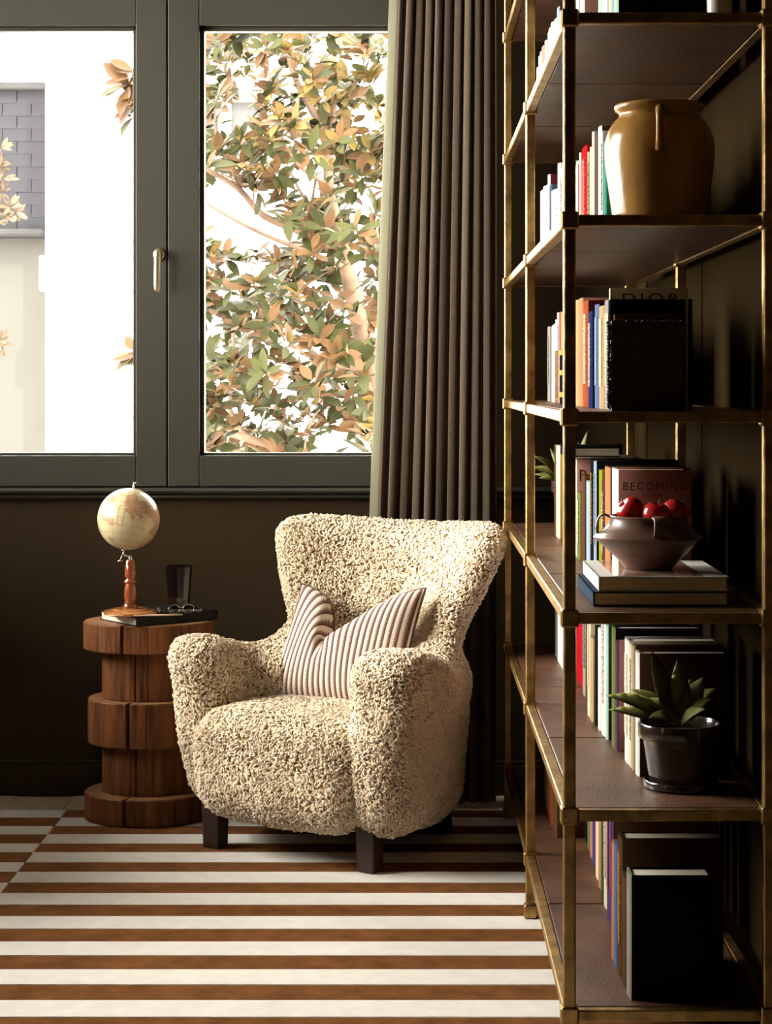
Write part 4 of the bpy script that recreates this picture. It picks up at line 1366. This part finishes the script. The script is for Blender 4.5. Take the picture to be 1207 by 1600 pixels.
# book lying across the tops of the standing ones
yy = D / .765
lying((899 - VPX) * yy / F_PX - .02, (969 - VPX) * yy / F_PX, yy - .02, yy + .20, EYE - (714.5 - VPY) * (yy - .02) / F_PX, .024, BM['black'], 'black book lying flat across the tops of the standing books')

# ================================================================== JAR, BOWL, APPLES
def P_at(px, Y): return (px - VPX) * Y / F_PX
JY = D * 1.066
pm = F_PX / JY
jr = empty('stoneware_jar', (P_at(1031, JY), JY, SHT[4]))
rim_z = EYE - (163 - VPY) / pm - SHT[4]
zz = lambda py: EYE - (py - VPY) / pm - SHT[4]
k_ = 1 / pm
jp = [(.0002, 0), (66 * k_, 0), (71 * k_, .004), (74 * k_, zz(335)), (79 * k_, zz(300)), (84 * k_, zz(265)), (86 * k_, zz(240)), (85 * k_, zz(222)), (80 * k_, zz(204)), (72 * k_, zz(192)), (65 * k_, zz(185)),
      (62 * k_, zz(180)), (64 * k_, zz(177)), (69 * k_, zz(174)), (71 * k_, zz(169)), (70 * k_, zz(165)), (66 * k_, zz(163.5)), (62 * k_, zz(166)), (58 * k_, zz(178)), (66 * k_, zz(196)), (78 * k_, zz(225)), (76 * k_, zz(300)), (60 * k_, .012), (.0002, .010)]
MB().lathe(jp, 56).build('body', M['jar'], jr, smooth=True)
for an in (math.radians(-97), math.radians(83)):
    Mz = Matrix.Rotation(an, 4, 'Z')
    pts = [(66 * k_, 0, zz(183)), (80 * k_, 0, zz(179.5)), (93 * k_, 0, zz(184)), (99 * k_, 0, zz(198)), (99 * k_, 0, zz(215)), (95 * k_, 0, zz(230)), (86 * k_, 0, zz(243))]
    MB().tube([Mz @ Vector(p) for p in pts], [.009, .0085, .0075, .007, .007, .0075, .009], 10, flat=.8).build('handle', M['jar'], jr, smooth=True)
tag(jr, 'large tan glazed stoneware jar with small side handles on the upper shelf', 'jar')

BY_ = D / .935
pm = F_PX / BY_; k_ = 1 / pm
bo = empty('pottery_bowl', (P_at(1014, BY_), BY_, TPZ + .0006))
zb = lambda py: EYE - (py - VPY) / pm - TPZ - .0006
bp = [(.0002, 0), (36 * k_, 0), (38 * k_, .002), (50 * k_, zb(872)), (68 * k_, zb(855)), (84 * k_, zb(841.5)), (86.5 * k_, zb(838.5)), (84 * k_, zb(836)), (72 * k_, zb(829)), (64 * k_, zb(820)), (60 * k_, zb(811)), (61 * k_, zb(806.5)), (59 * k_, zb(805)), (57 * k_, zb(808)), (58 * k_, zb(818)), (66 * k_, zb(832)), (74 * k_, zb(839)), (50 * k_, zb(862)), (30 * k_, .012), (.0002, .010)]
MB().lathe(bp, 56).build('body', M['bowl'], bo, auto=45)
for an in (math.radians(172), math.radians(-84)):
    Mz = Matrix.Rotation(an, 4, 'Z')
    pts = [(60 * k_, 0, zb(808)), (68 * k_, 0, zb(804)), (76 * k_, 0, zb(807)), (80 * k_, 0, zb(815)), (81 * k_, 0, zb(826)), (79 * k_, 0, zb(834))]
    MB().tube([Mz @ Vector(p) for p in pts], [.013, .013, .012, .012, .013, .014], 12, flat=.20).build('handle', M['bowl'], bo, smooth=True)
tag(bo, 'brown carinated pottery bowl with strap handles holding red apples', 'bowl')
def apple(px, py, Y, r, tilt, lab):
    pm = F_PX / Y
    o = empty('apple', (P_at(px, Y), Y, EYE - (py - VPY) / pm))
    pr = []
    for a in np.linspace(-math.pi / 2, math.pi / 2, 25):
        rr_ = r * math.cos(a) * (1 + .05 * math.sin(a))
        z = r * .92 * math.sin(a)
        z -= r * .30 * math.exp(-(rr_ / (r * .30)) ** 2) * (1 if a > 0 else -.5)
        pr.append((max(rr_, .0001), z))
    e = Matrix.Rotation(tilt[0], 4, 'X') @ Matrix.Rotation(tilt[1], 4, 'Y')
    MB().lathe(pr, 28, e).build('skin', M['apple'], o, smooth=True)
    MB().tube([e @ Vector((0, 0, r * .55)), e @ Vector((.001, 0, r * .85)), e @ Vector((.004, .001, r * 1.12))], [.0013, .0011, .0016], 6).build('stem', M['stem'], o, smooth=True)
    tag(o, lab, 'apple', 'apples in the pottery bowl')
apple(986, 798, BY_ + .012, .0285, (.35, -.75), 'red apple at the left of the bowl with its stem tipped left')
apple(1026, 804, BY_ - .018, .0285, (.25, .12), 'middle red apple at the front of the bowl with an upright stem')
apple(1056, 800, BY_ + .022, .0275, (.2, .5), 'shadowed red apple at the right of the bowl')

# pale vase on the shelf above the jar
VY = D * 1.03
vs_ = empty('vase', (P_at(1125, VY), VY, SHT[5]))
MB().lathe([(.0002, 0), (.021, 0), (.0235, .004), (.024, .03), (.025, .10), (.023, .15), (.014, .18), (.015, .20), (.012, .199), (.010, .18), (.0002, .17)], 32).build('body', M['white_pot'], vs_, smooth=True)
tag(vs_, 'slim pale ceramic vase at the right of the shelf above the jar', 'vase')

# ================================================================== POTTED PLANTS
def blade(o, base, tip, w, sag=.02, up=Vector((0, 0, 1)), name='leaf'):
    base, tip = Vector(base), Vector(tip)
    d = tip - base
    side = d.cross(up)
    side = side.normalized() if side.length > 1e-5 else Vector((1, 0, 0))
    nrm = side.cross(d).normalized()
    vs = []; fs = []
    prof = [(0, .45), (.15, .75), (.35, 1), (.55, .95), (.75, .65), (.9, .3), (1, .02)]
    for tt, q in prof:
        c = base + d * tt + nrm * (sag * 4 * tt * (1 - tt))
        hw = w * q / 2
        vs += [tuple(c - side * hw + nrm * hw * .35), tuple(c), tuple(c + side * hw + nrm * hw * .35), tuple(c - nrm * (.003 * q + .0004))]
    for i in range(len(prof) - 1):
        a = i * 4
        fs += [(a, a + 1, a + 5, a + 4), (a + 1, a + 2, a + 6, a + 5), (a + 2, a + 3, a + 7, a + 6), (a + 3, a, a + 4, a + 7)]
    fs += [(0, 3, 2, 1), (24, 25, 26, 27)]
    return MB().add(vs, fs).build(name, M['agave'], o, smooth=True)
def pot(loc, r, h, saucer=True):
    o = empty('potted_agave', loc)
    sz = .006 if saucer else 0
    pr = [(.0002, sz), (r * .72, sz), (r * .74, sz + .003), (r * .90, h * .74), (r * .91, h * .76), (r, h * .77), (r * 1.02, h * .79), (r * 1.02, h * .97), (r, h), (r * .94, h), (r * .90, h * .93), (r * .88, h * .8), (.0002, h * .79)]
    MB().lathe(pr, 48).build('pot', M['pot'], o, auto=45)
    MB().lathe([(.0002, h * .82), (r * .5, h * .83), (r * .90, h * .82)], 32, close=False).build('soil', M['soil'], o, smooth=True)
    if saucer: MB().lathe([(.0002, 0), (r * .82, 0), (r * .88, .003), (r * .89, .014), (r * .87, .016), (r * .84, .013), (r * .80, .006), (.0002, .0055)], 48).build('saucer', M['pot'], o, auto=45)
    return o
PY = D * 1.055
pm = F_PX / PY
pc = (P_at(1064, PY), PY, SHT[1])
hp = EYE - (1128 - VPY) / pm - SHT[1]
pl = pot(pc, 65 / pm, hp)
L_ = lambda px, py, dy=0: Vector((P_at(px, PY + dy) - pc[0], dy, EYE - (py - VPY) * (PY + dy) / F_PX - pc[2]))
for (bx, by, bdy, tx, ty, tdy, w, sg) in (
        (1046, 1122, -.02, 947, 1087, -.035, .034, .010), (1040, 1126, -.03, 951, 1109, -.05, .026, .006), (1062, 1122, 0, 1019, 1017, .0, .036, -.012), (1066, 1120, .0, 1059, 1030, .03, .03, .0),
        (1052, 1120, .02, 984, 1077, .045, .026, .012), (1070, 1120, 0, 1100, 1058, .02, .034, .006), (1074, 1122, -.02, 1112, 1092, -.03, .03, .008), (1066, 1126, -.03, 1103, 1108, -.06, .028, .005),
        (1056, 1126, -.03, 1014, 1121, -.06, .028, .006), (1060, 1118, -.01, 1002, 1095, -.01, .028, .010), (1072, 1120, .02, 1120, 1075, .05, .03, .01), (1064, 1118, .03, 1080, 1060, .06, .03, .0)):
    blade(pl, L_(bx, by + 6, bdy), L_(tx, ty, tdy), w * 1.35, sg, Vector((0, -.5, .85)))
tag(pl, 'potted agave in a dark glazed pot and saucer near the front of the shelf', 'potted plant')
FY = D / .645
pm = F_PX / FY
fp = pot((.455, FY, SHT[2]), .052, .145, False)
fl = lambda px, py, dy=0: Vector((P_at(px, FY + dy) - .455, dy, EYE - (py - VPY) * (FY + dy) / F_PX - SHT[2]))
for (tx, ty, dy, w, sg) in ((834, 712, -.03, .026, .012), (832, 730, -.04, .030, .010), (836, 741, .0, .022, .006), (843, 747, -.06, .024, .004), (919, 672, .0, .020, -.012), (905, 690, .03, .02, 0), (860, 700, .06, .022, .01), (930, 720, -.03, .024, .01), (925, 735, .03, .024, .01)):
    e_ = fl(tx, ty, dy)
    blade(fp, (e_.x * .15, e_.y * .15, .135), e_, w * 1.4, sg, Vector((0, -.6, .8)))
tag(fp, 'potted agave standing far back on the shelf behind the brass post', 'potted plant')
